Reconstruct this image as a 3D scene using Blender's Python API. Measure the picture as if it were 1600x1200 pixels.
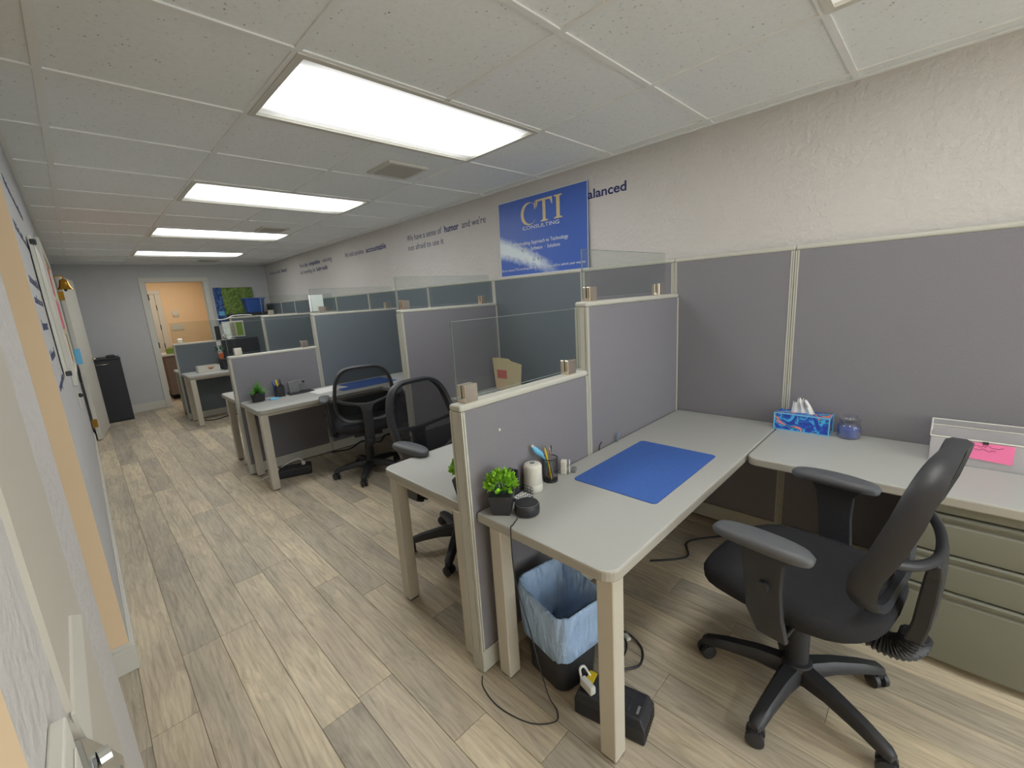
import bpy, bmesh, math, random
from mathutils import Vector, Matrix
random.seed(7)
S = bpy.context.scene
COL = S.collection
for o in list(bpy.data.objects): bpy.data.objects.remove(o)

# ------------------------------------------------------------------ camera, world, exposure
CZ = 1.416
cam_d = bpy.data.cameras.new('camera'); cam = bpy.data.objects.new('camera', cam_d); COL.objects.link(cam)
cam_d.sensor_width = 36; cam_d.lens = 36 * 672.98 / 1600; cam_d.clip_start = 0.01
fw, rt, up = Vector((0.68742, 0.69833, -0.19948)), Vector((0.70230, -0.70915, -0.06236)), Vector((0.18501, 0.09723, 0.97792))
cam.matrix_world = Matrix(((rt.x, up.x, -fw.x, 0), (rt.y, up.y, -fw.y, 0), (rt.z, up.z, -fw.z, CZ), (0, 0, 0, 1)))
S.camera = cam
SKY = 6.0             # overcast daylight, reaches the room through an added, unseen window behind the camera
W = bpy.data.worlds.new('world'); S.world = W; W.use_nodes = True
W.node_tree.nodes['Background'].inputs[0].default_value = (0.93, 0.96, 1.0, 1)
W.node_tree.nodes['Background'].inputs[1].default_value = SKY
S.view_settings.view_transform = 'Standard'; S.view_settings.look = 'None'
S.view_settings.exposure = 0.0; S.view_settings.gamma = 1.0
try: S.view_settings.use_curve_mapping = False
except Exception: pass
LAMP = 8.9            # brightness of the ceiling diffusers
KITCHEN_LAMP = 9.0

# ------------------------------------------------------------------ dimensions (metres)
H, XW, XL, Y1, T, D, XP, HP, HM, HL, ZD = 2.246, 2.5985, 0.678, 1.592, 0.6096, 8.833, 2.519, 1.571, 1.372, 1.067, 0.67
XLW = -0.085          # face of the left wall
YN, YO = 1.345, 2.25   # doorway in the left wall
YF = -2.6             # wall behind the camera

# ------------------------------------------------------------------ materials
def lin(c):
    return tuple((x / 255 / 12.92 if x / 255 <= 0.04045 else ((x / 255 + 0.055) / 1.055) ** 2.4) for x in c) + (1,)
MATS = {}
def mat(name, rgb, rough=0.6, metal=0.0, noise=0.0, nscale=40, bump=0.0, bscale=60, alpha=None, emit=0, spec=0.4, stretch=None, bdist=0.01):
    if name in MATS: return MATS[name]
    m = bpy.data.materials.new(name); m.use_nodes = True; nt = m.node_tree; b = nt.nodes['Principled BSDF']
    b.inputs['Base Color'].default_value = lin(rgb); b.inputs['Roughness'].default_value = rough; b.inputs['Metallic'].default_value = metal
    b.inputs['Specular IOR Level'].default_value = spec
    tc = nt.nodes.new('ShaderNodeTexCoord')
    vec = tc.outputs['Object']
    if stretch:
        mp = nt.nodes.new('ShaderNodeMapping'); mp.inputs['Scale'].default_value = stretch
        nt.links.new(vec, mp.inputs[0]); vec = mp.outputs[0]
    if noise:
        n = nt.nodes.new('ShaderNodeTexNoise'); n.inputs['Scale'].default_value = nscale; n.inputs['Detail'].default_value = 4
        nt.links.new(vec, n.inputs[0])
        r = nt.nodes.new('ShaderNodeMapRange'); r.inputs[3].default_value = 1 - noise; r.inputs[4].default_value = 1 + noise
        nt.links.new(n.outputs[0], r.inputs[0])
        mx = nt.nodes.new('ShaderNodeVectorMath'); mx.operation = 'SCALE'; mx.inputs[0].default_value = lin(rgb)[:3]
        nt.links.new(r.outputs[0], mx.inputs['Scale']); nt.links.new(mx.outputs[0], b.inputs['Base Color'])
    if bump:
        n2 = nt.nodes.new('ShaderNodeTexNoise'); n2.inputs['Scale'].default_value = bscale; n2.inputs['Detail'].default_value = 3
        nt.links.new(vec, n2.inputs[0])
        bp = nt.nodes.new('ShaderNodeBump'); bp.inputs['Strength'].default_value = bump; bp.inputs['Distance'].default_value = bdist
        nt.links.new(n2.outputs[0], bp.inputs['Height']); nt.links.new(bp.outputs[0], b.inputs['Normal'])
    if alpha is not None:
        b.inputs['Alpha'].default_value = alpha
    if emit:
        b.inputs['Emission Color'].default_value = lin(rgb); b.inputs['Emission Strength'].default_value = emit
    MATS[name] = m
    return m
M = {}
M['wall'] = mat('painted_stucco', (201, 198, 195), 0.75, noise=0.04, nscale=6, bump=0.6, bscale=34, bdist=0.014)
M['wall_cool'] = mat('painted_wall_cool', (196, 196, 197), 0.8, noise=0.05, nscale=8, bump=0.3, bscale=60)
M['peach'] = mat('peach_paint', (236, 209, 172), 0.8, noise=0.03, nscale=5)
M['white'] = mat('white_trim', (212, 210, 200), 0.5, noise=0.03, nscale=9)
M['beige'] = mat('beige_casing', (196, 190, 178), 0.55, noise=0.04, nscale=7)
M['fabric'] = mat('grey_panel_fabric', (131, 129, 135), 0.95, noise=0.07, nscale=160, bump=0.25, bscale=500, spec=0.1)
M['fabric_shaded'] = mat('shaded_panel_fabric', (112, 120, 126), 0.95, noise=0.07, nscale=160, bump=0.25, bscale=500, spec=0.1)  # same panel fabric, darker and cooler: shade put into the colour
M['trim'] = mat('panel_trim', (188, 187, 177), 0.45, noise=0.03, nscale=12)
M['trimdark'] = mat('panel_trim_groove', (110, 110, 104), 0.6, noise=0.04, nscale=12)
M['desk'] = mat('grey_laminate', (172, 173, 169), 0.42, noise=0.02, nscale=300)
M['edge'] = mat('laminate_edge', (166, 163, 154), 0.5, noise=0.02, nscale=30)
M['leg'] = mat('desk_leg_paint', (192, 186, 172), 0.45, noise=0.03, nscale=14)
M['drawer'] = mat('drawer_metal', (124, 125, 113), 0.42, noise=0.03, nscale=8)
M['black'] = mat('black_plastic', (50, 51, 55), 0.42, noise=0.12, nscale=60, bump=0.06, bscale=300)
M['softblack'] = mat('black_upholstery', (48, 48, 51), 0.9, noise=0.2, nscale=180, bump=0.3, bscale=500, spec=0.15)
M['armpad'] = mat('grey_arm_pad', (84, 86, 90), 0.5, noise=0.06, nscale=80, bump=0.05, bscale=200)
M['charcoal'] = mat('charcoal_laminate', (46, 47, 52), 0.5, noise=0.12, nscale=20)
M['matblue'] = mat('blue_mat', (60, 98, 172), 0.7, noise=0.1, nscale=60, bump=0.15, bscale=120)
M['tee'] = mat('ceiling_tee', (240, 241, 239), 0.5, noise=0.02, nscale=20)
M['steel'] = mat('brushed_clip', (226, 214, 198), 0.24, metal=0.9, noise=0.08, nscale=40)
M['chrome'] = mat('latch_metal', (196, 198, 194), 0.3, metal=0.85, noise=0.06, nscale=40)
M['brass'] = mat('brass', (196, 150, 62), 0.25, metal=1.0, noise=0.08, nscale=30)
M['letter'] = mat('navy_lettering', (76, 80, 108), 0.6, noise=0.05)
M['letterbold'] = mat('navy_lettering_bold', (44, 52, 112), 0.6, noise=0.05)
M['paper'] = mat('white_paper', (228, 228, 226), 0.8, noise=0.02, nscale=20)
M['leaf'] = mat('leaf_green', (136, 192, 52), 0.55, noise=0.4, nscale=35)
M['leaf2'] = mat('leaf_spiky_green', (92, 158, 60), 0.55, noise=0.35, nscale=35)
M['leafdark'] = mat('leaf_dark_green', (46, 92, 60), 0.6, noise=0.3, nscale=35)
M['soil'] = mat('soil', (52, 42, 34), 0.95, noise=0.3, nscale=90)
M['bag'] = mat('blue_bin_liner', (166, 194, 230), 0.3, noise=0.1, nscale=22, bump=1.0, bscale=30, stretch=(1, 1, 0.35), bdist=0.03)
M['blueplastic'] = mat('blue_bin_plastic', (48, 80, 144), 0.45, noise=0.08, nscale=12)
M['lightblue'] = mat('light_blue_plastic', (112, 186, 226), 0.5, noise=0.06, nscale=30)
M['pink'] = mat('pink_paper', (246, 128, 178), 0.8, noise=0.04, nscale=30)
M['manila'] = mat('manila_card', (206, 190, 150), 0.8, noise=0.05, nscale=18)
M['red'] = mat('red_print', (196, 104, 96), 0.8, noise=0.2, nscale=30)
M['yellow'] = mat('yellow_label', (226, 194, 40), 0.6, noise=0.05)
M['wood'] = mat('brown_wood', (150, 104, 66), 0.5, noise=0.15, nscale=18, stretch=(1, 1, 6))
M['taupe'] = mat('taupe_cabinet', (128, 112, 100), 0.6, noise=0.06, nscale=10)
M['dark'] = mat('dark_void', (20, 20, 22), 0.8, noise=0.1)
M['wirewhite'] = mat('white_cable', (222, 222, 216), 0.5, noise=0.03)
M['gray'] = mat('mid_grey_plastic', (120, 122, 124), 0.5, noise=0.06)
M['gold'] = mat('gold_print', (214, 196, 150), 0.5, noise=0.25, nscale=12)
M['greencard'] = mat('green_card', (134, 164, 66), 0.7, noise=0.2, nscale=40)
M['orange'] = mat('terracotta', (206, 112, 70), 0.7, noise=0.1, nscale=30)
M['bluegrey'] = mat('blue_grey_plastic', (108, 136, 160), 0.5, noise=0.06)
M['bounce_ground'] = mat('bounce_concrete', (196, 192, 184), 0.9, noise=0.08, nscale=3)
M['slat'] = mat('vent_slats', (186, 184, 178), 0.5, noise=0.03)

def nodes_mat(name):
    m = bpy.data.materials.new(name); m.use_nodes = True; nt = m.node_tree
    return m, nt, nt.nodes, nt.links, nt.nodes['Principled BSDF']
def ramp(N, stops):
    r = N.new('ShaderNodeValToRGB'); e = r.color_ramp.elements
    while len(e) < len(stops): e.new(0.5)
    for i, (p, c) in enumerate(stops): e[i].position = p; e[i].color = c if len(c) == 4 else lin(c)
    return r
def make_wood():
    m, nt, N, L, b = nodes_mat('vinyl_plank')
    tc = N.new('ShaderNodeTexCoord'); oi = N.new('ShaderNodeObjectInfo')
    sc = N.new('ShaderNodeVectorMath'); sc.operation = 'SCALE'; sc.inputs['Scale'].default_value = 37.0
    cb = N.new('ShaderNodeCombineXYZ'); L.new(oi.outputs['Random'], cb.inputs[0]); L.new(oi.outputs['Random'], cb.inputs[1]); L.new(cb.outputs[0], sc.inputs[0])
    ad = N.new('ShaderNodeVectorMath'); L.new(tc.outputs['Object'], ad.inputs[0]); L.new(sc.outputs[0], ad.inputs[1])
    mp = N.new('ShaderNodeMapping'); mp.inputs['Scale'].default_value = (14, 1.6, 1); L.new(ad.outputs[0], mp.inputs[0])
    n1 = N.new('ShaderNodeTexNoise'); n1.inputs['Scale'].default_value = 2.2; n1.inputs['Detail'].default_value = 7; n1.inputs['Roughness'].default_value = 0.62; n1.inputs['Distortion'].default_value = 1.4
    L.new(mp.outputs[0], n1.inputs[0])
    wv = N.new('ShaderNodeTexWave'); wv.inputs['Scale'].default_value = 1.1; wv.inputs['Distortion'].default_value = 9; wv.inputs['Detail'].default_value = 3; wv.inputs['Detail Scale'].default_value = 1.4
    L.new(mp.outputs[0], wv.inputs[0])
    mp2 = N.new('ShaderNodeMapping'); mp2.inputs['Scale'].default_value = (5, 1.2, 1); L.new(ad.outputs[0], mp2.inputs[0])
    n2 = N.new('ShaderNodeTexNoise'); n2.inputs['Scale'].default_value = 1.6; n2.inputs['Detail'].default_value = 3; L.new(mp2.outputs[0], n2.inputs[0])
    tone = ramp(N, [(0.0, (180, 172, 157)), (0.3, (200, 190, 170)), (0.6, (212, 200, 176)), (0.85, (220, 208, 182)), (1.0, (190, 182, 167))])
    L.new(oi.outputs['Random'], tone.inputs[0])
    g = ramp(N, [(0.25, (0.62, 0.60, 0.58, 1)), (0.5, (0.92, 0.91, 0.9, 1)), (0.72, (1.12, 1.12, 1.12, 1))]); L.new(n1.outputs[0], g.inputs[0])
    g2 = ramp(N, [(0.3, (0.80, 0.80, 0.82, 1)), (0.7, (1.08, 1.06, 1.02, 1))]); L.new(n2.outputs[0], g2.inputs[0])
    g3 = ramp(N, [(0.0, (0.90, 0.89, 0.88, 1)), (0.35, (1, 1, 1, 1))]); L.new(wv.outputs['Fac'], g3.inputs[0])
    prev = tone.outputs[0]
    for x in (g, g2, g3):
        mx = N.new('ShaderNodeMix'); mx.data_type = 'RGBA'; mx.blend_type = 'MULTIPLY'; mx.inputs[0].default_value = 1
        L.new(prev, mx.inputs[6]); L.new(x.outputs[0], mx.inputs[7]); prev = mx.outputs[2]
    L.new(prev, b.inputs['Base Color']); b.inputs['Roughness'].default_value = 0.5; b.inputs['Specular IOR Level'].default_value = 0.35
    bp = N.new('ShaderNodeBump'); bp.inputs['Strength'].default_value = 0.12; bp.inputs['Distance'].default_value = 0.004
    L.new(n1.outputs[0], bp.inputs['Height']); L.new(bp.outputs[0], b.inputs['Normal'])
    return m
M['plank'] = make_wood()
def make_tile():
    m, nt, N, L, b = nodes_mat('acoustic_tile')
    tc = N.new('ShaderNodeTexCoord'); oi = N.new('ShaderNodeObjectInfo')
    cb = N.new('ShaderNodeCombineXYZ'); L.new(oi.outputs['Random'], cb.inputs[0]); L.new(oi.outputs['Random'], cb.inputs[1])
    sc = N.new('ShaderNodeVectorMath'); sc.operation = 'SCALE'; sc.inputs['Scale'].default_value = 53.0; L.new(cb.outputs[0], sc.inputs[0])
    ad = N.new('ShaderNodeVectorMath'); L.new(tc.outputs['Object'], ad.inputs[0]); L.new(sc.outputs[0], ad.inputs[1])
    v = N.new('ShaderNodeTexVoronoi'); v.inputs['Scale'].default_value = 62; v.inputs['Randomness'].default_value = 1.0; L.new(ad.outputs[0], v.inputs[0])
    n = N.new('ShaderNodeTexNoise'); n.inputs['Scale'].default_value = 34; n.inputs['Detail'].default_value = 2; L.new(ad.outputs[0], n.inputs[0])
    sub = N.new('ShaderNodeMath'); sub.operation = 'MULTIPLY_ADD'; sub.inputs[1].default_value = 0.55; L.new(n.outputs[0], sub.inputs[0]); L.new(v.outputs['Distance'], sub.inputs[2])
    r = ramp(N, [(0.30, (118, 112, 104)), (0.37, (238, 241, 241)), (1.0, (242, 245, 245))]); L.new(sub.outputs[0], r.inputs[0])
    L.new(r.outputs[0], b.inputs['Base Color']); b.inputs['Roughness'].default_value = 0.95; b.inputs['Specular IOR Level'].default_value = 0.1
    return m
M['tile'] = make_tile()
def make_glass():
    m, nt, N, L, b = nodes_mat('clear_screen_glass'); N.remove(b)
    out = N['Material Output']
    tr = N.new('ShaderNodeBsdfTransparent'); tr.inputs[0].default_value = (0.93, 0.955, 0.945, 1)
    gl = N.new('ShaderNodeBsdfGlossy'); gl.inputs['Roughness'].default_value = 0.02
    lw = N.new('ShaderNodeLayerWeight'); lw.inputs[0].default_value = 0.5
    pw = N.new('ShaderNodeMath'); pw.operation = 'POWER'; pw.inputs[1].default_value = 4.0; L.new(lw.outputs['Facing'], pw.inputs[0])
    fr = N.new('ShaderNodeMath'); fr.operation = 'MULTIPLY_ADD'; fr.inputs[1].default_value = 0.7; fr.inputs[2].default_value = 0.035; L.new(pw.outputs[0], fr.inputs[0])
    mx = N.new('ShaderNodeMixShader'); L.new(fr.outputs[0], mx.inputs[0]); L.new(tr.outputs[0], mx.inputs[1]); L.new(gl.outputs[0], mx.inputs[2])
    L.new(mx.outputs[0], out.inputs[0]); return m
M['glass'] = make_glass()
M['glassedge'] = mat('glass_edge', (128, 142, 138), 0.2, noise=0.02)
def make_mesh_fabric():
    m, nt, N, L, b = nodes_mat('chair_mesh_fabric')
    b.inputs['Base Color'].default_value = lin((30, 30, 33)); b.inputs['Roughness'].default_value = 0.8; b.inputs['Specular IOR Level'].default_value = 0.2
    b.inputs['Alpha'].default_value = 0.62
    tc = N.new('ShaderNodeTexCoord'); n = N.new('ShaderNodeTexNoise'); n.inputs['Scale'].default_value = 220; L.new(tc.outputs['Object'], n.inputs[0])
    r = ramp(N, [(0.3, (24, 24, 26)), (0.7, (46, 46, 50))]); L.new(n.outputs[0], r.inputs[0]); L.new(r.outputs[0], b.inputs['Base Color'])
    return m
M['mesh'] = make_mesh_fabric()
def make_diffuser():
    # prismatic lens with two bright tubes behind it: the lamp gives off more light along the tubes
    m, nt, N, L, b = nodes_mat('lamp_diffuser')
    tc = N.new('ShaderNodeTexCoord'); sp = N.new('ShaderNodeSeparateXYZ'); L.new(tc.outputs['Object'], sp.inputs[0])
    ab = N.new('ShaderNodeMath'); ab.operation = 'ABSOLUTE'; L.new(sp.outputs[1], ab.inputs[0])
    mr = N.new('ShaderNodeMapRange'); mr.interpolation_type = 'SMOOTHSTEP'
    for i, v in ((1, 0.06), (2, 0.245), (3, 1.4), (4, 0.075)): mr.inputs[i].default_value = v
    L.new(ab.outputs[0], mr.inputs[0])
    ax = N.new('ShaderNodeMath'); ax.operation = 'ABSOLUTE'; L.new(sp.outputs[0], ax.inputs[0])
    mr2 = N.new('ShaderNodeMapRange'); mr2.interpolation_type = 'SMOOTHSTEP'
    for i, v in ((1, 0.46), (2, 0.575), (3, 1.0), (4, 0.5)): mr2.inputs[i].default_value = v
    L.new(ax.outputs[0], mr2.inputs[0])
    mu = N.new('ShaderNodeMath'); mu.operation = 'MULTIPLY'; L.new(mr.outputs[0], mu.inputs[0]); L.new(mr2.outputs[0], mu.inputs[1])
    mm = N.new('ShaderNodeMath'); mm.operation = 'MULTIPLY'; mm.inputs[1].default_value = LAMP; L.new(mu.outputs[0], mm.inputs[0])
    b.inputs['Base Color'].default_value = (0.75, 0.78, 0.76, 1)
    b.inputs['Emission Color'].default_value = (1.0, 1.0, 0.985, 1); L.new(mm.outputs[0], b.inputs['Emission Strength'])
    b.inputs['Roughness'].default_value = 0.4
    return m
M['diffuser'] = make_diffuser()
M['warmlamp'] = mat('warm_lamp', (255, 240, 218), 0.5, emit=KITCHEN_LAMP, noise=0.0)

# ------------------------------------------------------------------ mesh builder
class B:
    def __init__(s): s.v = []; s.f = []; s.mi = []; s.cur = 0
    def add(s, vs, fs):
        n = len(s.v); s.v += [tuple(p) for p in vs]; s.f += [tuple(i + n for i in q) for q in fs]; s.mi += [s.cur] * len(fs); return s
    def box(s, x0, x1, y0, y1, z0, z1):
        x0, x1 = sorted((x0, x1)); y0, y1 = sorted((y0, y1)); z0, z1 = sorted((z0, z1))
        return s.add([(x0, y0, z0), (x1, y0, z0), (x1, y1, z0), (x0, y1, z0), (x0, y0, z1), (x1, y0, z1), (x1, y1, z1), (x0, y1, z1)],
                     [(0, 3, 2, 1), (4, 5, 6, 7), (0, 1, 5, 4), (1, 2, 6, 5), (2, 3, 7, 6), (3, 0, 4, 7)])
    def cbox(s, c, d, rz=0, tilt=None):
        m = Matrix.Rotation(rz, 3, 'Z')
        if tilt: m = m @ Matrix.Rotation(tilt[0], 3, tilt[1])
        vs = [Vector(c) + m @ Vector((a * d[0] / 2, b * d[1] / 2, e * d[2] / 2)) for e in (-1, 1) for a, b in ((-1, -1), (1, -1), (1, 1), (-1, 1))]
        return s.add(vs, [(0, 3, 2, 1), (4, 5, 6, 7), (0, 1, 5, 4), (1, 2, 6, 5), (2, 3, 7, 6), (3, 0, 4, 7)])
    def prism(s, poly, a, b, axis='z'):
        def P(p, h): return {'z': (p[0], p[1], h), 'x': (h, p[0], p[1]), 'y': (p[0], h, p[1])}[axis]
        n = len(poly); ar = sum(poly[i][0] * poly[(i + 1) % n][1] - poly[(i + 1) % n][0] * poly[i][1] for i in range(n))
        if (ar < 0) != (axis == 'y'): poly = poly[::-1]
        vs = [P(p, a) for p in poly] + [P(p, b) for p in poly]
        return s.add(vs, [tuple(range(n - 1, -1, -1)), tuple(range(n, 2 * n))] + [(i, (i + 1) % n, n + (i + 1) % n, n + i) for i in range(n)])
    def loft(s, rings, cap=True, close=True):
        n = len(rings[0]); vs = [p for r in rings for p in r]; fs = []
        for k in range(len(rings) - 1):
            for i in range(n if close else n - 1):
                j = (i + 1) % n; fs.append((k * n + i, k * n + j, (k + 1) * n + j, (k + 1) * n + i))
        if cap: fs += [tuple(range(n - 1, -1, -1)), tuple(range((len(rings) - 1) * n, len(rings) * n))]
        return s.add(vs, fs)
    def lathe(s, prof, c=(0, 0, 0), n=20, cap=True):
        return s.loft([[(c[0] + r * math.cos(2 * math.pi * i / n), c[1] + r * math.sin(2 * math.pi * i / n), c[2] + z) for i in range(n)] for r, z in prof], cap)
    def tube(s, path, r, n=8, closed=False, sec=None):
        path = [Vector(p) for p in path]; k = len(path); rings = []; prev = None
        for i, p in enumerate(path):
            a = path[(i - 1) % k] if closed or i > 0 else p; b = path[(i + 1) % k] if closed or i < k - 1 else p
            t = (b - a).normalized() if (b - a).length > 1e-9 else Vector((0, 0, 1))
            if prev is None:
                q = Vector((0, 0, 1)) if abs(t.z) < 0.9 else Vector((0, 1, 0)); u = t.cross(q).normalized()
            else: u = (prev - t * prev.dot(t)).normalized()
            prev = u; w = t.cross(u); rr = r[i] if isinstance(r, (list, tuple)) else r
            rings.append([p + (u * math.cos(2 * math.pi * j / n) + w * math.sin(2 * math.pi * j / n)) * rr for j in range(n)])
        if closed:
            rings.append(rings[0]); return s.loft(rings, cap=False)
        return s.loft(rings)
    def sphere(s, c, r, n=12, m=8, sc=(1, 1, 1)):
        rings = []
        for k in range(m + 1):
            a = -math.pi / 2 + math.pi * k / m; a = max(min(a, 1.5), -1.5)
            rings.append([(c[0] + r * sc[0] * math.cos(a) * math.cos(2 * math.pi * i / n), c[1] + r * sc[1] * math.cos(a) * math.sin(2 * math.pi * i / n), c[2] + r * sc[2] * math.sin(a)) for i in range(n)])
        return s.loft(rings)
    def build(s, name, m, parent=None, local=False, smooth=False, bevel=0, seg=2):
        off = Vector((0, 0, 0))
        if parent is not None and not local:
            q = parent
            while q is not None: off = off + q.location; q = q.parent
        me = bpy.data.meshes.new(name); me.from_pydata([tuple(Vector(p) - off) for p in s.v], [], s.f)
        for x in (m if isinstance(m, (list, tuple)) else [m]): me.materials.append(M[x] if isinstance(x, str) else x)
        if any(s.mi): me.polygons.foreach_set('material_index', s.mi)
        if smooth: me.polygons.foreach_set('use_smooth', [True] * len(me.polygons))
        me.update()
        if bevel:
            bm = bmesh.new(); bm.from_mesh(me)
            es = [e for e in bm.edges if len(e.link_faces) == 2 and e.calc_face_angle(0) > 0.7]
            bmesh.ops.bevel(bm, geom=es, offset=bevel, segments=seg, affect='EDGES', profile=0.5, clamp_overlap=True)
            bm.to_mesh(me); bm.free()
        o = bpy.data.objects.new(name, me); COL.objects.link(o)
        if parent is not None: o.parent = parent
        return o
def shade(o, ang=0.6):
    me = o.data; me.polygons.foreach_set('use_smooth', [True] * len(me.polygons))
    try: me.set_sharp_from_angle(angle=ang)
    except Exception: pass
    return o
def tag(o, label, cat, group=None):
    o['label'] = label; o['category'] = cat
    if group: o['group'] = group
    return o
def struct(o, label=None, cat=None):
    o['kind'] = 'structure'
    if label: o['label'] = label
    if cat: o['category'] = cat
    return o
def thing(name, loc, label, cat, group=None, rz=0):
    o = bpy.data.objects.new(name, None); COL.objects.link(o); o.location = loc; o.rotation_euler = (0, 0, rz); o.empty_display_size = 0.05
    return tag(o, label, cat, group)
def copy_tree(o, parent=None):
    c = o.copy(); COL.objects.link(c); c.parent = parent
    for ch in [x for x in bpy.data.objects if x.parent == o]: copy_tree(ch, c)
    return c
def rrect(x0, x1, y0, y1, r, corners=(1, 1, 1, 1), n=6):
    # corners: (x0y0, x1y0, x1y1, x0y1)
    out = []
    for k, (cx, cy, a0) in enumerate(((x0 + r, y0 + r, math.pi), (x1 - r, y0 + r, 1.5 * math.pi), (x1 - r, y1 - r, 0), (x0 + r, y1 - r, 0.5 * math.pi))):
        if corners[k]:
            out += [(cx + r * math.cos(a0 + j * math.pi / 2 / n), cy + r * math.sin(a0 + j * math.pi / 2 / n)) for j in range(n + 1)]
        else: out.append(((x0, y0), (x1, y0), (x1, y1), (x0, y1))[k])
    return out
def curve_pts(pts, n=8):
    pts = [Vector(p) for p in pts]; out = []
    for i in range(len(pts) - 1):
        p0 = pts[max(i - 1, 0)]; p1 = pts[i]; p2 = pts[i + 1]; p3 = pts[min(i + 2, len(pts) - 1)]
        for j in range(n):
            t = j / n
            out.append(0.5 * ((2 * p1) + (p2 - p0) * t + (2 * p0 - 5 * p1 + 4 * p2 - p3) * t * t + (3 * p1 - p0 - 3 * p2 + p3) * t ** 3))
    out.append(pts[-1]); return out

# ------------------------------------------------------------------ lettering (built-in font turned to mesh)
def text_mesh(name, body, width, height, bold=0.0, depth=0.0012, shear=0):
    """flat lettering, x 0..width, baseline y=0, cap height = height"""
    cu = bpy.data.curves.new('tmp', 'FONT'); cu.body = body; cu.size = 1; cu.extrude = 0.0; cu.offset = bold; cu.resolution_u = 3
    ob = bpy.data.objects.new('tmp', cu); COL.objects.link(ob)
    dg = bpy.context.evaluated_depsgraph_get(); me = bpy.data.meshes.new_from_object(ob.evaluated_get(dg))
    bpy.data.objects.remove(ob); bpy.data.curves.remove(cu)
    xs = [v.co.x for v in me.vertices] or [0, 1]
    x0, x1 = min(xs), max(xs); k = width / max(x1 - x0, 1e-6); kh = height / 0.69
    for v in me.vertices: v.co = Vector(((v.co.x - x0) * k, v.co.y * kh, 0))
    bm = bmesh.new(); bm.from_mesh(me)
    r = bmesh.ops.extrude_face_region(bm, geom=bm.faces[:])
    bmesh.ops.translate(bm, verts=[e for e in r['geom'] if isinstance(e, bmesh.types.BMVert)], vec=(0, 0, depth))
    bm.to_mesh(me); bm.free(); me.name = name
    return me
ROT_R = Matrix(((0, 0, -1), (-1, 0, 0), (0, 1, 0)))     # on the right wall: x -> -Y, y -> Z, normal -> -X
ROT_L = Matrix(((0, 0, 1), (1, 0, 0), (0, 1, 0)))       # on the left wall: x -> +Y, y -> Z, normal -> +X
def letters(parent, body, pos, width, height, rot, m, bold=0.0, name='word', tilt=None):
    me = text_mesh(name, body, width, height, bold); me.materials.append(M[m])
    o = bpy.data.objects.new(name, me); COL.objects.link(o); o.parent = parent
    mt = rot.to_4x4() if tilt is None else (tilt.to_4x4() @ rot.to_4x4())
    base = parent.location if parent else Vector((0, 0, 0))
    o.matrix_local = Matrix.Translation(Vector(pos) - base) @ mt
    return o

# ================================================================== STRUCTURE
# floor slab and planks
fl = B().box(-1.75, XW + 0.15, YF - 0.15, 11.2, -0.06, -0.004).build('floor', 'plank'); struct(fl)
PW, PL = 0.14, 1.18
pmesh = B().box(0.0008, PW - 0.0008, 0.0008, PL - 0.0008, -0.004, 0.0).build('plank', 'plank', fl, bevel=0.0008, seg=1)
first = True
offs = {}
def plank(x, y):
    global first
    o = pmesh if first else pmesh.copy()
    if not first: COL.objects.link(o)
    first = False
    o.parent = fl; o.location = (x, y, 0)
x0 = 0.06 - PW * 2; i = 0
phase = [0.3, 1.767 - PL, 0.62, 0.99, 2.17 - PL, 0.2, 1.4 - PL, 1.005 - PL, 0.75, 0.35, 0.05, 0.6, 0.9, 0.15, 0.5, 0.8, 0.3, 1.0, 0.2, 0.7]
x = x0 - PW
while x < XW - 0.02:
    ph = (phase[i % len(phase)]) % PL
    y = ph - PL * (2 if x > 0.5 else 1)
    while y < D + 1.2:
        if x + PW > XLW - 0.15 or (YN - 1.2 < y < YO + .1):
            if y < D or (0.6 < x < 1.7): plank(x, y)
        y += PL
    x += PW; i += 1

# walls
w = B().box(XW, XW + 0.1, YF, D + 0.12, 0, H + 0.03).build('wall_right', 'wall'); struct(w)
b = B(); b.box(-0.25, 0.80, D, D + 0.12, 0, H + 0.03); b.box(1.70, XW, D, D + 0.12, 0, H + 0.03); b.box(0.80, 1.70, D, D + 0.12, 2.04, H + 0.03)
wb = b.build('wall_back', 'wall_cool'); struct(wb)
b = B(); b.box(-0.25, 0.1, YF - 0.1, YF, 0, H + 0.03); b.box(2.45, XW, YF - 0.1, YF, 0, H + 0.03); b.box(0.1, 2.45, YF - 0.1, YF, 0, 0.12); b.box(0.1, 2.45, YF - 0.1, YF, 2.15, H + 0.03)
struct(b.build('wall_front', 'wall'))
wn = B(); 
for x0_ in (0.1, 0.863, 1.637, 2.40): wn.box(x0_, x0_ + 0.05, YF - 0.07, YF - 0.02, 0.12, 2.15)
wn.box(0.15, 2.40, YF - 0.07, YF - 0.02, 0.12, 0.17); wn.box(0.15, 2.40, YF - 0.07, YF - 0.02, 2.10, 2.15)
wn = struct(wn.build('added_window_1', 'gray'))  # unseen glazing added so sky light brightens the ceiling
for x0_ in (0.15, 0.913, 1.687): B().box(x0_, x0_ + 0.713, YF - 0.048, YF - 0.042, 0.17, 2.10).build('pane', 'glass', wn)
struct(B().box(-8, 10, -14, YF - 0.15, -0.12, -0.02).build('added_floor_outside', 'bounce_ground'))  # unseen ground added to bounce sky light up to the ceiling
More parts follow.
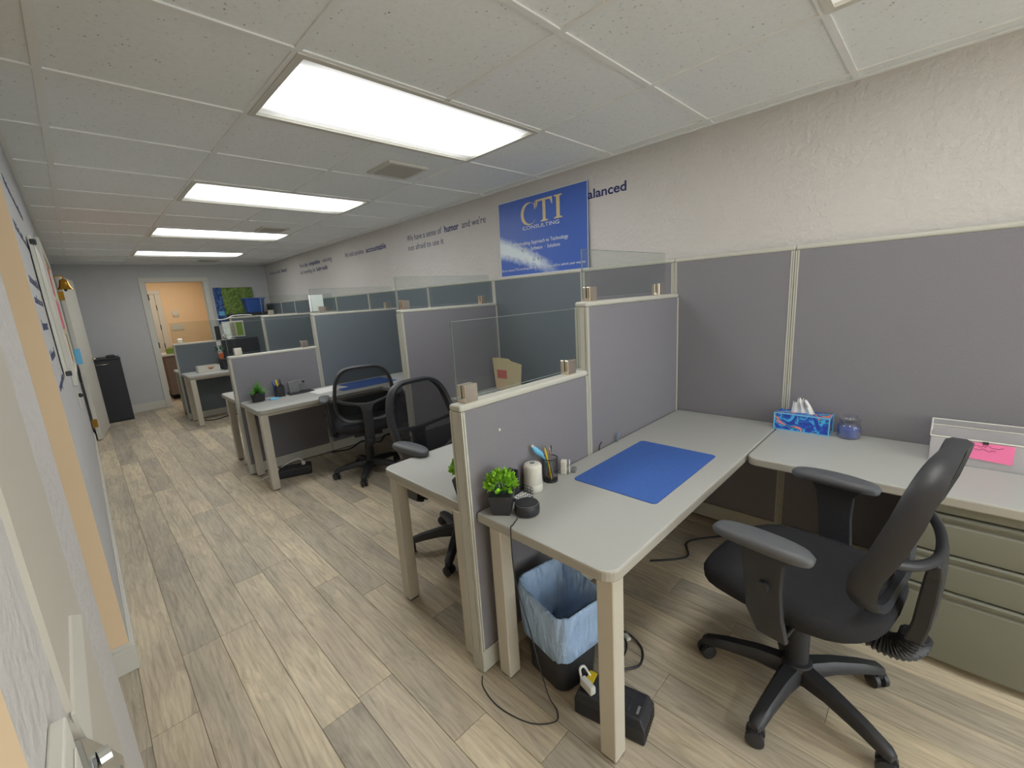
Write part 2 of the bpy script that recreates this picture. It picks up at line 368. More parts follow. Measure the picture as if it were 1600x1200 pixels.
# left wall: beyond the side doorway (grey paint, peach end face), header, near part
b = B(); b.box(XLW - 0.12, XLW, YO, D, 0, H + 0.03); wl = b.build('wall_left', ['wall_cool', 'peach'])
for p in wl.data.polygons:
    if p.normal.y < -0.9: p.material_index = 1
struct(wl)
w = B().box(XLW - 0.12, XLW, YN, YO, 2.32, H + 0.3); 
w2 = B().box(XLW - 0.12, XLW, 0.45, YN, 0, H + 0.03).build('wall_left', 'wall'); struct(w2)
w3 = B().box(XLW - 0.12, XLW, YF, 0.45, 0, H + 0.03).build('wall_left', 'peach'); struct(w3)
# side hall behind the doorway
b = B(); b.box(-1.6, XLW - 0.12, YO, YO + 0.1, 0, H + 0.03); b.box(-1.6, XLW - 0.12, YN - 1.3, YN - 1.2, 0, H + 0.03); b.box(-1.7, -1.6, YN - 1.3, YO + 0.1, 0, H + 0.03)
struct(b.build('wall_hall', 'peach'))
# kitchen beyond the back doorway
b = B(); b.box(-0.3, 2.4, 10.6, 10.7, 0, H + 0.03); b.box(-0.4, -0.3, D + 0.12, 10.7, 0, H + 0.03); b.box(2.3, 2.4, D + 0.12, 10.6, 0, H + 0.03)
b.box(-0.3, 0.74, D + 0.12, D + 0.125, 0, H + 0.03); b.box(1.76, 2.3, D + 0.12, D + 0.125, 0, H + 0.03)
struct(b.build('wall_kitchen', 'peach'))
# baseboards
def bb(name, x0, x1, y0, y1):
    b = B(); dx = abs(x1 - x0); dy = abs(y1 - y0)
    b.box(x0, x1, y0, y1, 0, 0.105)
    if dx < dy: b.box(x0, x0 + (x1 - x0) * 0.6, y0, y1, 0.105, 0.125)
    else: b.box(x0, x1, y1 - (y1 - y0) * 0.6 if True else y0, y1, 0.105, 0.125)
    return struct(b.build(name, 'white', bevel=0.002, seg=1))
bb('baseboard_left', XLW, XLW + 0.014, YO + 0.0005, 7.16)
b = B(); b.box(XLW - 0.3, XLW + 0.014, YO - 0.014, YO, 0, 0.105); b.box(XLW - 0.3, XLW + 0.008, YO - 0.008, YO, 0.105, 0.125); struct(b.build('baseboard_hall', 'white', bevel=0.002, seg=1))
bb('baseboard_back', 0.36, 0.80, D - 0.014, D)
bb('baseboard_right', XW, XW - 0.014, YF, -0.9)
# back doorway casing
b = B(); b.box(0.80, 0.876, D - 0.018, D + 0.13, 0, 1.9765); b.box(1.624, 1.70, D - 0.018, D + 0.13, 0, 1.9765); b.box(0.80, 1.70, D - 0.018, D + 0.13, 1.977, 2.045)
b.box(0.876, 0.888, D + 0.03, D + 0.07, 0, 1.977); b.box(1.612, 1.624, D + 0.03, D + 0.07, 0, 1.977)
tr = struct(b.build('trim_1', 'white', bevel=0.003, seg=1))
for z in (0.22, 1.0, 1.75): B().box(0.876, 0.892, D + 0.0, D + 0.03, z - 0.045, z + 0.045).build('hinge', 'charcoal', tr, bevel=0.002, seg=1)

# ceiling: slab, tiles and grid
ce = B().box(-1.75, XW + 0.15, YF - 0.15, 11.2, H + 0.03, H + 0.09).build('ceiling', 'tee'); struct(ce)
XS = [XLW, 0.068, XL, XL + T, XL + 2 * T, XL + 3 * T, XW]
YS = [YF] + [Y1 + k * T for k in range(-6, 12)] + [D]
LIGHTS = [(XL, Y1 + 3 * T * n) for n in range(-2, 4)]
tmesh = {}
for a in range(len(XS) - 1):
    for c in range(len(YS) - 1):
        xa, xb, ya, yb = XS[a], XS[a + 1], YS[c], YS[c + 1]
        if any(abs(ya - ly) < 0.02 and XL - 0.02 <= xa <= XL + T + 0.02 for lx, ly in LIGHTS): continue
        k = (round(xb - xa, 3), round(yb - ya, 3))
        if k not in tmesh:
            o = B().box(0.004, k[0] - 0.004, 0.004, k[1] - 0.004, 0.0, 0.014).build('tile', 'tile', ce, local=True); tmesh[k] = o.data
        else:
            o = bpy.data.objects.new('tile', tmesh[k]); COL.objects.link(o); o.parent = ce
        o.location = (xa, ya, H + 0.006)
for xx in XS[1:-1]:
    spans = [(YF, D)]
    if abs(xx - XL - T) < 0.01:
        spans = []; y_ = YF
        for lx, ly in LIGHTS:
            if ly - 0.012 > y_: spans.append((y_, ly - 0.012))
            y_ = ly + T + 0.012
        spans.append((y_, D))
    for s0, s1 in spans: B().box(xx - 0.012, xx + 0.012, s0, s1, H, H + 0.006).build('main_tee', 'tee', ce)
for a in range(len(XS) - 1):
    for c in range(1, len(YS) - 1):
        if any(ly + 0.05 < YS[c] < ly + T - 0.05 for lx, ly in LIGHTS): continue
        B().box(XS[a] + 0.012, XS[a + 1] - 0.012, YS[c] - 0.012, YS[c] + 0.012, H, H + 0.006).build('cross_tee', 'tee', ce)
for x0, x1, y0, y1 in ((XLW, XLW + 0.02, YF, D), (XW - 0.02, XW, YF, D), (XLW, XW, D - 0.02, D)):
    B().box(x0, x1, y0, y1, H - 0.002, H + 0.005).build('wall_angle', 'tee', ce)

# ================================================================== CEILING FIXTURES
LL = ['bright ceiling light panel behind the photographer, out of the picture', 'ceiling light panel at the very top edge, only its corner in view', 'largest and nearest bright rectangular ceiling light panel',
      'second nearest glowing rectangular ceiling light panel', 'third ceiling light panel from the camera, before the smallest one', 'smallest and farthest ceiling light panel, close to the back wall']
for n, (lx, ly) in enumerate(LIGHTS):
    t = thing('ceiling_light', (lx + T, ly + T / 2, H), LL[n], 'ceiling light', 'ceiling light panels')
    b = B(); W2, D2 = T, T / 2
    for q in ((-W2 + .004, W2 - .004, -D2 + .004, -D2 + .03), (-W2 + .004, W2 - .004, D2 - .03, D2 - .004), (-W2 + .004, -W2 + .03, -D2 + .03, D2 - .03), (W2 - .03, W2 - .004, -D2 + .03, D2 - .03)):
        b.box(q[0], q[1], q[2], q[3], -0.004, 0.022)
    b.build('frame', 'white', t, local=True)
    B().box(-W2 + .028, W2 - .028, -D2 + .028, D2 - .028, 0.008, 0.014).build('diffuser', 'diffuser', t, local=True)
def vent(x, y, s, label):
    t = thing('ceiling_vent', (x, y, H + 0.004), label, 'vent', 'ceiling air vents')
    b = B()
    for q in ((-s, s, -s, -s + .025), (-s, s, s - .025, s), (-s, -s + .025, -s + .025, s - .025), (s - .025, s, -s + .025, s - .025)): b.box(*q, -0.012, 0.002)
    b.build('frame', 'white', t, local=True)
    b = B(); n = 11
    for k in range(n):
        xx = -s + .03 + (2 * s - .06) * (k + .5) / n
        b.cbox((xx, 0, -0.008), (0.017, 2 * s - .05, 0.0015), tilt=(0.6, 'Y'))
    o = b.build('louvers', 'slat', t, local=True); o['kind'] = 'stuff'
    B().box(-s + .025, s - .025, -s + .025, s - .025, -0.0015, 0.0015).build('duct_opening', 'charcoal', t, local=True)
vent(1.63, 2.57, 0.14, 'square slatted air vent just beyond the nearest ceiling light')
vent(1.62, 5.03, 0.13, 'small air vent beside the third ceiling light')
vent(1.64, 8.18, 0.13, 'air vent in the last ceiling row near the back wall')

# ================================================================== CUBICLE PANELS
def panel(name_label, a0, a1, f, axis, h, group, posts=(1, 1), fab='fabric', th=0.062, base=0.10):
    """upright cubicle panel. axis 'x': spans x a0..a1, near face at y=f, far face f+th. axis 'y': spans y a0..a1, room face at x=f."""
    loc = ((a0 + a1) / 2, f + th / 2, 0) if axis == 'x' else (f + th / 2, (a0 + a1) / 2, 0)
    t = thing('cubicle_panel', loc, name_label, 'partition', group)
    def bx(b, u0, u1, v0, v1, z0, z1):
        if axis == 'x': b.box(u0, u1, f + v0, f + v1, z0, z1)
        else: b.box(f + v0, f + v1, u0, u1, z0, z1)
    fr = 0.016
    b = B(); bx(b, a0 + 0.005, a1 - 0.005, 0.004, th - 0.004, base, h - 0.022); b.build('core', 'trimdark', t)
    for v0, v1 in ((0.0005, 0.006), (th - 0.006, th - 0.0005)):
        b = B(); bx(b, a0 + fr, a1 - fr, v0, v1, base + 0.006, h - 0.024); b.build('fabric_tile', fab, t, bevel=0.002, seg=1)
    b = B(); bx(b, a0 - 0.001, a1 + 0.001, -0.001, th + 0.001, h - 0.024, h); b.build('top_cap', 'trim', t, bevel=0.009, seg=3)
    b = B(); bx(b, a0 + 0.002, a1 - 0.002, -0.004, th + 0.004, 0.012, base); b.build('base_raceway', 'trim', t, bevel=0.004, seg=1)
    for s, on in ((0, posts[0]), (1, posts[1])):
        if not on: continue
        u = a0 if s == 0 else a1; d = 1 if s == 0 else -1
        b = B()
        bx(b, *sorted((u, u + d * 0.005)), 0.0125, th - 0.0125, 0.012, h - 0.024)
        for v0, v1 in ((-0.0015, 0.0095), (th - 0.0095, th + 0.0015)):
            bx(b, *sorted((u + d * 0.0008, u + d * 0.007)), v0, v1, base, h - 0.024)
            bx(b, *sorted((u + d * 0.0095, u + d * 0.0165)), v0, v1, base, h - 0.024)
        b.build('end_post', 'trim', t)
    for g0 in (a0 + 0.02, a1 - 0.05):
        b = B(); bx(b, g0, g0 + 0.03, th * .3, th * .7, 0, 0.012); b.build('glide_foot', 'black', t)
    return t
XA0, XM = 0.852, 1.588
YA, YB, YD = 1.12, 4.23, 7.30
GD = 'cubicle divider panels'
panel('low grey divider panel at the nearest desk, behind the small green plant', XA0, XM - 0.002, YA, 'x', HL, GD, (1, 1))
panel('tall grey divider panel at the nearest desk, joining the back panels', XM, 2.515, YA, 'x', HM, GD, (1, 1))
panel('tall divider panel behind the chair with the grey armrest', XM + .01, 2.515, 2.674, 'x', HM, GD, (1, 1))
panel('low divider panel behind the spiky plant on the second row of desks', XA0, XM - 0.002, YB, 'x', HL, GD, (1, 1))
panel('tall shaded divider panel right of the spiky plant desk', XM, 2.515, YB, 'x', HM, GD, (1, 1), fab='fabric_shaded')
panel('tall divider panel seen through the glass above the spiky plant', XM, 2.515, 5.784, 'x', HM, GD, (1, 1), fab='fabric_shaded')
panel('farthest low divider panel, behind the white paper tray', XA0 + .02, XM - 0.002, YD, 'x', HL, GD, (1, 1), fab='fabric_shaded')
panel('farthest tall divider panel with the framed calendar', XM, 2.515, YD, 'x', HM, GD, (1, 1), fab='fabric_shaded')
seams = [-1.3, -0.40, 0.545, 1.15, 1.80, 2.705, 3.66, 4.26, 4.90, 5.815, 6.75, 7.36, 8.0, 8.80]
BL = ['back panel along the right wall, out of the picture behind the drawers', 'wide back panel at the right edge, behind the clear tray', 'back panel behind the nearest desk corner, left of the tissue box',
      'short back panel between the nearest glass screen and the poster', 'back panel directly below the blue poster', 'back panel left of the poster, seen through the glass screen',
      'narrow back panel over the shaded divider, near side', 'narrow back panel over the shaded divider, far side', 'back panel right of the pale sheet on the glass', 'back panel left of the pale sheet on the glass',
      'back panel right of the blue bin, second from the corner', 'back panel next to the blue bin', 'last back panel, in the far corner behind the blue bin']
for k in range(len(seams) - 1):
    panel(BL[k], seams[k] + 0.001, seams[k + 1] - 0.001, XP, 'y', HP, 'tall back panels along the right wall', (1, 1), fab='fabric' if k < 4 else 'fabric_shaded')

# glass screens on top of the dividers
def screen(label, x0, x1, y, z0, z1, clips):
    t = thing('glass_screen', ((x0 + x1) / 2, y, z0), label, 'glass screen', 'clear glass screens on the dividers')
    B().box(x0, x1, y - 0.003, y + 0.003, z0 + 0.016, z1).build('pane', 'glass', t)
    b = B(); b.box(x0, x1, y - 0.003, y + 0.003, z1, z1 + 0.0012); b.box(x0 - 0.0014, x0, y - 0.003, y + 0.003, z0 + 0.016, z1 + 0.001); b.box(x0, x1, y - 0.003, y + 0.003, z0 + 0.0148, z0 + 0.016)
    b.build('polished_edge', 'glassedge', t)
    for cx in clips:
        b = B()
        b.box(cx - 0.028, cx + 0.028, y - 0.021, y - 0.0032, z0, z0 + 0.062); b.box(cx - 0.028, cx + 0.028, y + 0.0032, y + 0.021, z0, z0 + 0.062); b.box(cx - 0.028, cx + 0.028, y - 0.0032, y + 0.0032, z0, z0 + 0.013)
        b.build('clamp', 'steel', t, bevel=0.0015, seg=1)
ya, yc, ybb, yc2, yd = YA + .031, 2.705, YB + .031, 5.815, YD + .031
screen('glass screen on the nearest low divider', 0.868, 1.578, ya, HL, 1.345, (0.915, 1.485))
screen('glass screen on the nearest tall divider, right of the poster', 1.607, 2.40, ya, HM, 1.596, (1.66, 2.32))
screen('glass screen left of the poster, on the divider behind the chair with the grey armrest', 1.60, 2.47, yc, HM, 1.594, (1.655, 2.385))
screen('glass screen on the low divider above the spiky plant', 0.865, 1.578, ybb, HL, 1.345, (0.935, 1.485))
screen('glass screen on the shaded divider, with a pale sheet taped to it', 1.607, 2.47, ybb, HM, 1.60, (1.69, 2.39))
screen('glass screen on the far tall divider, right of the blue bin', 1.607, 2.47, yc2, HM, 1.60, (1.70, 2.39))
screen('glass screen on the farthest low divider, in front of the lit doorway', 0.885, 1.578, yd, HL, 1.345, (0.96, 1.485))

# ================================================================== DESKS
def desk(label, x0, x1, y0, y1, legs, group='long worktops against the dividers', corners=(1, 0, 0, 1), wtop='x', rail=True):
    t = thing('desk', ((x0 + x1) / 2, (y0 + y1) / 2, 0), label, 'desk', group)
    b = B(); b.prism(rrect(x0, x1, y0, y1, 0.045, corners), ZD - 0.036, ZD)
    top = b.build('worktop', ['desk', 'edge'], t, bevel=0.006, seg=2)
    for p in top.data.polygons:
        if p.normal.z < 0.6: p.material_index = 1
    for (lx, ly) in legs:
        b = B(); b.box(lx, lx + 0.056, ly, ly + 0.056, 0.008, ZD - 0.036); o = b.build('leg', 'leg', t, bevel=0.003, seg=1)
        B().box(lx + .006, lx + .05, ly + .006, ly + .05, 0, 0.008).build('leg_foot', 'black', o)
    if rail and legs:
        lx = legs[0][0]; ys = sorted(l[1] for l in legs)
        if len(ys) > 1: B().box(lx + 0.012, lx + 0.04, ys[0] + 0.056, ys[-1], ZD - 0.062, ZD - 0.036).build('side_rail', 'leg', t)
        B().box(lx + 0.056, min(x1 - 0.04, 1.95), ys[0] + 0.01, ys[0] + 0.035, ZD - 0.058, ZD - 0.036).build('front_rail', 'leg', t)
    return t
desk('nearest grey desk with the blue mat and the round speaker', 0.880, 2.515, 0.562, 1.1155, [(0.906, 0.576), (0.906, 1.028)], corners=(1, 0, 0, 0))
desk('grey desk behind the nearest divider, under the chair with the grey armrest', 0.885, 2.515, 1.1875, 1.80, [(0.892, 1.70), (0.880, 1.205)])
desk('grey desk with the spiky plant and white papers', 0.865, 2.515, 3.672, 4.2245, [(0.876, 3.688), (0.890, 4.145)])
desk('grey desk on the far side of the spiky plant divider', 0.865, 2.515, 4.2975, 4.90, [(0.888, 4.80), (0.888, 4.315)])
desk('far grey desk with the white paper tray', 0.885, 2.515, 6.74, 7.2945, [(0.905, 6.756), (0.905, 7.20)])
desk('farthest desk, behind the last low divider', 0.885, 2.515, 7.3675, 7.95, [(0.905, 7.86), (0.905, 7.39)])
GR = 'return worktops along the back panels'
desk('nearest return worktop with the tissue box and clear tray', 1.945, 2.515, -1.2, 0.558, [(1.96, -1.18)], GR, (0, 0, 0, 1), rail=False)
desk('return worktop between the two chairs, holding the manila folder', 1.945, 2.515, 1.804, 2.670, [], GR, (1, 0, 0, 0))
desk('return worktop right of the chair with the open mesh back', 1.905, 2.515, 2.742, 3.668, [], GR, (1, 0, 0, 0))
desk('far return worktop past the shaded divider', 1.945, 2.515, 4.904, 5.78, [], GR, (1, 0, 0, 0))
desk('farthest return worktop, behind the see-through divider', 1.945, 2.515, 5.852, 6.736, [], GR, (1, 0, 0, 0))
for y0, y1, nm in ((1.81, 2.65, 'a'), (2.76, 3.65, 'b'), (4.91, 5.76, 'c'), (5.87, 6.72, 'd')):
    pass
# drawer pedestal under the nearest return
t = thing('drawer_unit', (2.22, -0.45, 0), 'grey metal three drawer file cabinet under the nearest return worktop', 'file cabinet')
B().box(1.985, 2.505, -0.95, 0.035, 0.03, ZD - 0.037).build('body', 'drawer', t, bevel=0.003, seg=1)
B().box(2.02, 2.48, -0.93, 0.015, 0.0, 0.03).build('plinth', 'charcoal', t)
B().box(1.965, 1.986, -0.945, 0.03, 0.60, 0.632).build('top_rail', 'drawer', t, bevel=0.003, seg=1)
for z0, z1 in ((0.455, 0.592), (0.318, 0.447), (0.035, 0.310)):
    b = B()
    # front with a rolled pull along its top edge
    prof = [(1.986, z0), (1.966, z0), (1.964, z0 + .006), (1.964, z1 - 0.036), (1.974, z1 - 0.026), (1.974, z1 - 0.018), (1.958, z1 - 0.010), (1.956, z1 - 0.003), (1.962, z1), (1.986, z1)]
    b.prism([(p[0], p[1]) for p in prof], -0.945, 0.03, 'y')
    shade(b.build('drawer', 'drawer', t), 0.5)
# lower drawer units partly seen in the shade under the other returns
def mini_ped(x, y, label):
    t = thing('drawer_unit', (x, y, 0), label, 'file cabinet', 'shaded file cabinets under the worktops')
    B().box(x - .2, x + .2, y - .24, y + .24, 0.02, 0.6).build('body', 'drawer', t, bevel=0.003, seg=1)
    for z0, z1 in ((0.42, 0.59), (0.23, 0.41), (0.03, 0.22)): B().box(x - .215, x - .2, y - .235, y + .235, z0, z1).build('drawer', 'drawer', t, bevel=0.004, seg=1)

# ================================================================== CHAIRS
def make_chair(label, tall=0.0, solid=False, leg0=43, pad='armpad'):
    t = thing('office_chair', (0, 0, 0), label, 'office chair', 'black wheeled office chairs')
    # star base
    hub = B().lathe([(0.02, 0.06), (0.05, 0.065), (0.055, 0.10), (0.045, 0.13), (0.03, 0.135)], n=20).build('base_hub', 'black', t, local=True); shade(hub)
    for k in range(5):
        a = math.radians(leg0 + 72 * k); c, s_ = math.cos(a), math.sin(a); rings = []
        for r, z, w, h in ((0.035, 0.098, 0.034, 0.026), (0.12, 0.100, 0.027, 0.022), (0.22, 0.088, 0.023, 0.018), (0.285, 0.074, 0.021, 0.014), (0.302, 0.066, 0.014, 0.010)):
            rings.append([(r * c - u * w * s_, r * s_ + u * w * c, z + v * h) for u, v in ((-1, -.9), (1, -.9), (1, .3), (.6, 1), (-.6, 1), (-1, .3))])
        shade(B().loft(rings).build('base_leg', 'black', t, local=True), 0.8)
        cx, cy = 0.287 * c, 0.287 * s_; a2 = a + random.uniform(-1.2, 1.2); q = Vector((math.cos(a2), math.sin(a2), 0)); b = B()
        for sg in (-1, 1):
            p = Vector((cx, cy, 0.027)) + q * 0.006 * sg
            b.tube([p, p + q * 0.003 * sg, p + q * 0.017 * sg, p + q * 0.02 * sg], [0.012, 0.027, 0.027, 0.02], 14)
        b.tube([(cx, cy, 0.03), (cx, cy, 0.07)], 0.008, 8)
        b.cbox((cx, cy, 0.046), (0.03, 0.03, 0.016), a2)
        shade(b.build('caster', 'black', t, local=True), 0.7)
    shade(B().lathe([(0.034, 0.12), (0.034, 0.26), (0.027, 0.265), (0.025, 0.385)], n=18).build('gas_lift', 'black', t, local=True), 0.6)
    b = B().box(-0.11, 0.11, -0.15, 0.11, 0.375, 0.415); b.cbox((0.16, 0.03, 0.392), (0.16, 0.012, 0.012)); b.build('tilt_mechanism', 'black', t, local=True, bevel=0.01)
    # seat
    def srect(w, yb, yf, z, n=28, e=3.2):
        out = []; cy = (yb + yf) / 2; hy = (yf - yb) / 2
        for i in range(n):
            a = 2 * math.pi * i / n; c, s_ = math.cos(a), math.sin(a)
            yy = cy + hy * math.copysign(abs(s_) ** (2 / e), s_)
            out.append((w * math.copysign(abs(c) ** (2 / e), c), yy, z - 0.028 * max(0, (yy - 0.1) / 0.17) ** 2 + 0.012 * max(0, -(yy) / 0.2) ** 2))
        return out
    o = B().loft([srect(0.16, -0.17, 0.20, 0.405), srect(0.225, -0.225, 0.25, 0.412), srect(0.252, -0.243, 0.272, 0.435), srect(0.255, -0.245, 0.276, 0.462), srect(0.24, -0.232, 0.262, 0.484), srect(0.19, -0.19, 0.21, 0.492), srect(0.1, -0.1, 0.11, 0.488)]).build('seat', 'softblack', t, local=True); shade(o, 1.2)
    # arms
    for sg in (-1, 1):
        b = B(); rings = []
        for z, y0, y1, x in ((0.372, -0.05, 0.01, 0.235), (0.395, -0.060, 0.020, 0.275), (0.47, -0.050, 0.050, 0.288), (0.56, -0.042, 0.058, 0.290), (0.64, -0.045, 0.070, 0.290), (0.678, -0.07, 0.090, 0.290)):
            rings.append([((x - 0.011) * sg, y0, z), ((x + 0.011) * sg, y0, z), ((x + 0.011) * sg, y1, z), ((x - 0.011) * sg, y1, z)])
        if sg < 0: rings = [r[::-1] for r in rings]
        b.loft(rings); b.box(*sorted((0.10 * sg, 0.245 * sg)), -0.05, 0.02, 0.385, 0.402)
        arm = b.build('arm_post', 'black', t, local=True, bevel=0.005)
        B().tube([(0.298 * sg, 0.0, 0.565), (0.316 * sg, 0.0, 0.565)], 0.015, 14).build('knob', 'black', arm, local=True)
        rings = []
        for z, k in ((0.676, 0.75), (0.682, 0.97), (0.696, 1.0), (0.706, 0.93), (0.711, 0.7)):
            ring = []
            for i in range(24):
                a = 2 * math.pi * i / 24; c, s_ = math.cos(a), math.sin(a)
                yy = 0.135 * k * math.copysign(abs(s_) ** 0.75, s_)
                ring.append((0.292 * sg + 0.044 * k * math.copysign(abs(c) ** 0.7, c), 0.02 + yy, z - 0.005 * (yy / 0.135) ** 2))
            rings.append(ring)
        shade(B().loft(rings).build('arm_pad', pad, t, local=True), 1.0)
    # back: profile in (u across, w up) mapped onto a leaning, curved shell
    zb, zt = 0.525, 0.965 + tall
    def sh(u, w):
        z = zb + (zt - zb) * w
        y = -0.215 - 0.085 * w + 0.05 * math.sin(math.pi * min(w / 0.55, 1)) * 0.5 + 0.30 * u * u * (1.1 - 0.4 * w)
        return Vector((u, y, z))
    def half(w): return 0.195 + 0.035 * math.sin(math.pi * min(1, w * 0.9 + 0.1)) - 0.02 * w
    loop = []
    for i in range(48):
        a = 2 * math.pi * i / 48; c, s_ = math.cos(a), math.sin(a); e = 2 / 4.2
        w = 0.5 + 0.5 * math.copysign(abs(s_) ** e, s_); u = half(w) * math.copysign(abs(c) ** e, c)
        loop.append((u, w))
    rings = []
    for i, (u, w) in enumerate(loop):
        p = sh(u, w); un = Vector((0, 1, 0)); out = (p - sh(0, 0.5)); out.y = 0; out.normalize()
        dd = 0.022 + 0.012 * abs(u) / 0.2
        rings.append([p + out * 0.012 + un * dd * 0.5, p + out * 0.004 + un * dd * 0.9, p - out * 0.014 + un * dd * 0.7, p - out * 0.014 - un * dd * 0.7, p + out * 0.004 - un * dd, p + out * 0.012 - un * dd * .5])
    rings.append(rings[0])
    shade(B().loft(rings, cap=False).build('back_frame', 'black', t, local=True), 1.0)
    # mesh web inside the loop
    vs = [sh(0, 0.5)]; fs = []; K = 7; n = len(loop)
    for k in range(1, K + 1):
        for (u, w) in loop: vs.append(sh(u * k / K, 0.5 + (w - 0.5) * k / K))
    for i in range(n):
        j = (i + 1) % n; fs.append((0, 1 + i, 1 + j))
        for k in range(K - 1): fs.append((1 + k * n + i, 1 + (k + 1) * n + i, 1 + (k + 1) * n + j, 1 + k * n + j))
    o = B().add(vs, fs).build('back_mesh', 'softblack' if solid else 'mesh', t, local=True, smooth=True)
    # lumbar bar, spine, bellows
    ring = curve_pts([(-.212, -.205, .725), (-.190, -.245, .708), (-.12, -.285, .688), (0, -.305, .672), (.12, -.285, .688), (.190, -.245, .708), (.212, -.205, .725)], 5)
    B().tube(ring, 0.0135, 8).build('back_brace', 'black', t, local=True, smooth=True)
    lowpad = []
    for k in range(7):
        w = 0.02 + 0.30 * k / 6; lowpad.append([sh(half(w) * 0.93 * (j / 8 - 1), w) - Vector((0, 0.004, 0)) for j in range(17)])
    B().loft(lowpad, cap=False, close=False).build('lower_back_web', 'mesh', t, local=True, smooth=True)
    b = B(); pts = [(-0.075, 0.40, 0.70), (-0.036, 0, 0.62)]
    rings = []
    for hw, y, z, th in ((0.080, -0.302, 0.680, 0.010), (0.050, -0.304, 0.658, 0.014), (0.038, -0.302, 0.62, 0.018), (0.036, -0.298, 0.55, 0.020), (0.036, -0.292, 0.47, 0.020), (0.034, -0.280, 0.405, 0.020)):
        rings.append([(-hw, y + th, z), (-hw, y - th, z), (hw, y - th, z), (hw, y + th, z)])
    b.loft(rings); sp = b.build('spine', 'black', t, local=True, bevel=0.006)
    path = curve_pts([(0, -0.282, 0.415), (0, -0.272, 0.372), (0, -0.238, 0.348), (0, -0.19, 0.350), (0, -0.13, 0.378)], 9)
    o = B().tube(path, [0.030 + 0.007 * (k % 2) for k in range(len(path))], 14).build('bellows', 'black', t, local=True)
    return t
ch1 = make_chair('large black office chair in the right foreground, seen from its side', leg0=43 - 8, pad='armpad')
ch1.location = (1.54, 0.25, 0); ch1.rotation_euler = (0, 0, math.radians(-8))
ch3 = copy_tree(ch1); ch3['label'] = 'black office chair with its open back frame towards us, at the spiky plant desk'
ch3.location = (1.575, 3.385, 0); ch3.rotation_euler = (0, 0, math.radians(-21))
ch2 = copy_tree(ch1); ch2['label'] = 'black mesh office chair with a grey armrest over the second desk'
ch2.location = (1.37, 1.905, 0); ch2.rotation_euler = (0, 0, math.radians(180 + 4))

# ================================================================== DESKTOP THINGS, nearest desk
def flat_mat(label, x0, x1, y0, y1, grp='blue desk mats'):
    o = B().prism(rrect(x0, x1, y0, y1, 0.018), ZD + 0.0002, ZD + 0.0032).build('desk_mat', 'matblue'); return tag(o, label, 'desk mat', grp)
flat_mat('large blue desk mat on the nearest desk', 1.31, 1.878, 0.655, 1.013)
flat_mat('blue desk mat behind the nearest divider, only a corner in view', 1.33, 1.86, 1.34, 1.70)
flat_mat('blue desk mat seen through the open back of the chair at the spiky plant desk', 1.60, 2.15, 3.80, 4.15)

def leafball(b, c, r, n, size, seed):
    rnd = random.Random(seed)
    for _ in range(n):
        a = rnd.uniform(0, 2 * math.pi); z = rnd.uniform(-0.35, 1); q = math.sqrt(max(0, 1 - z * z)); rr = r * rnd.uniform(0.55, 1.0)
        d = Vector((q * math.cos(a), q * math.sin(a), z * 0.85)); p = Vector(c) + d * rr
        u = d.cross(Vector((rnd.uniform(-1, 1), rnd.uniform(-1, 1), rnd.uniform(-1, 1)))).normalized(); v = (d + u.cross(d) * rnd.uniform(-.8, .8) + Vector((0, 0, .4))).normalized(); w_ = v.cross(u)
        s = size * rnd.uniform(0.7, 1.2)
        b.add([p, p + v * s * .5 + u * s * .36 + w_ * s * .08, p + v * s, p + v * s * .5 - u * s * .36 + w_ * s * .08], [(0, 1, 2, 3)])
def bushy_plant(label, x, y, z, rz=0.5):
    t = thing('potted_plant', (x, y, z), label, 'potted plant', 'small green desk plants')
    b = B(); rings = []
    for k, zz in ((0.031, 0), (0.036, 0.03), (0.042, 0.070), (0.042, 0.074)):
        rings.append([(k * (math.cos(rz) * a - math.sin(rz) * c), k * (math.sin(rz) * a + math.cos(rz) * c), zz) for a, c in ((-1, -1), (1, -1), (1, 1), (-1, 1))])
    b.loft(rings); b.build('pot', 'black', t, local=True, bevel=0.004)
    b = B(); rnd = random.Random(3)
    for _ in range(26):
        a = rnd.uniform(0, 6.28); b.tube(curve_pts([(0.01 * math.cos(a), 0.01 * math.sin(a), 0.07), (0.03 * math.cos(a), 0.03 * math.sin(a), 0.10), (0.045 * math.cos(a), 0.045 * math.sin(a), 0.125)], 3), 0.0012, 4)
    b.build('stems', 'leafdark', t, local=True)
    b = B(); leafball(b, (0, 0, 0.108), 0.050, 420, 0.019, 5); o = b.build('foliage', 'leaf', t, local=True); o['kind'] = 'stuff'
    return t
bushy_plant('bushy bright green plant in a black square pot at the corner of the nearest desk', 0.945, 1.047, ZD, 0.62)
bp2 = bushy_plant('bushy green plant mostly hidden behind the edge of the nearest divider', 0.958, 1.262, ZD)
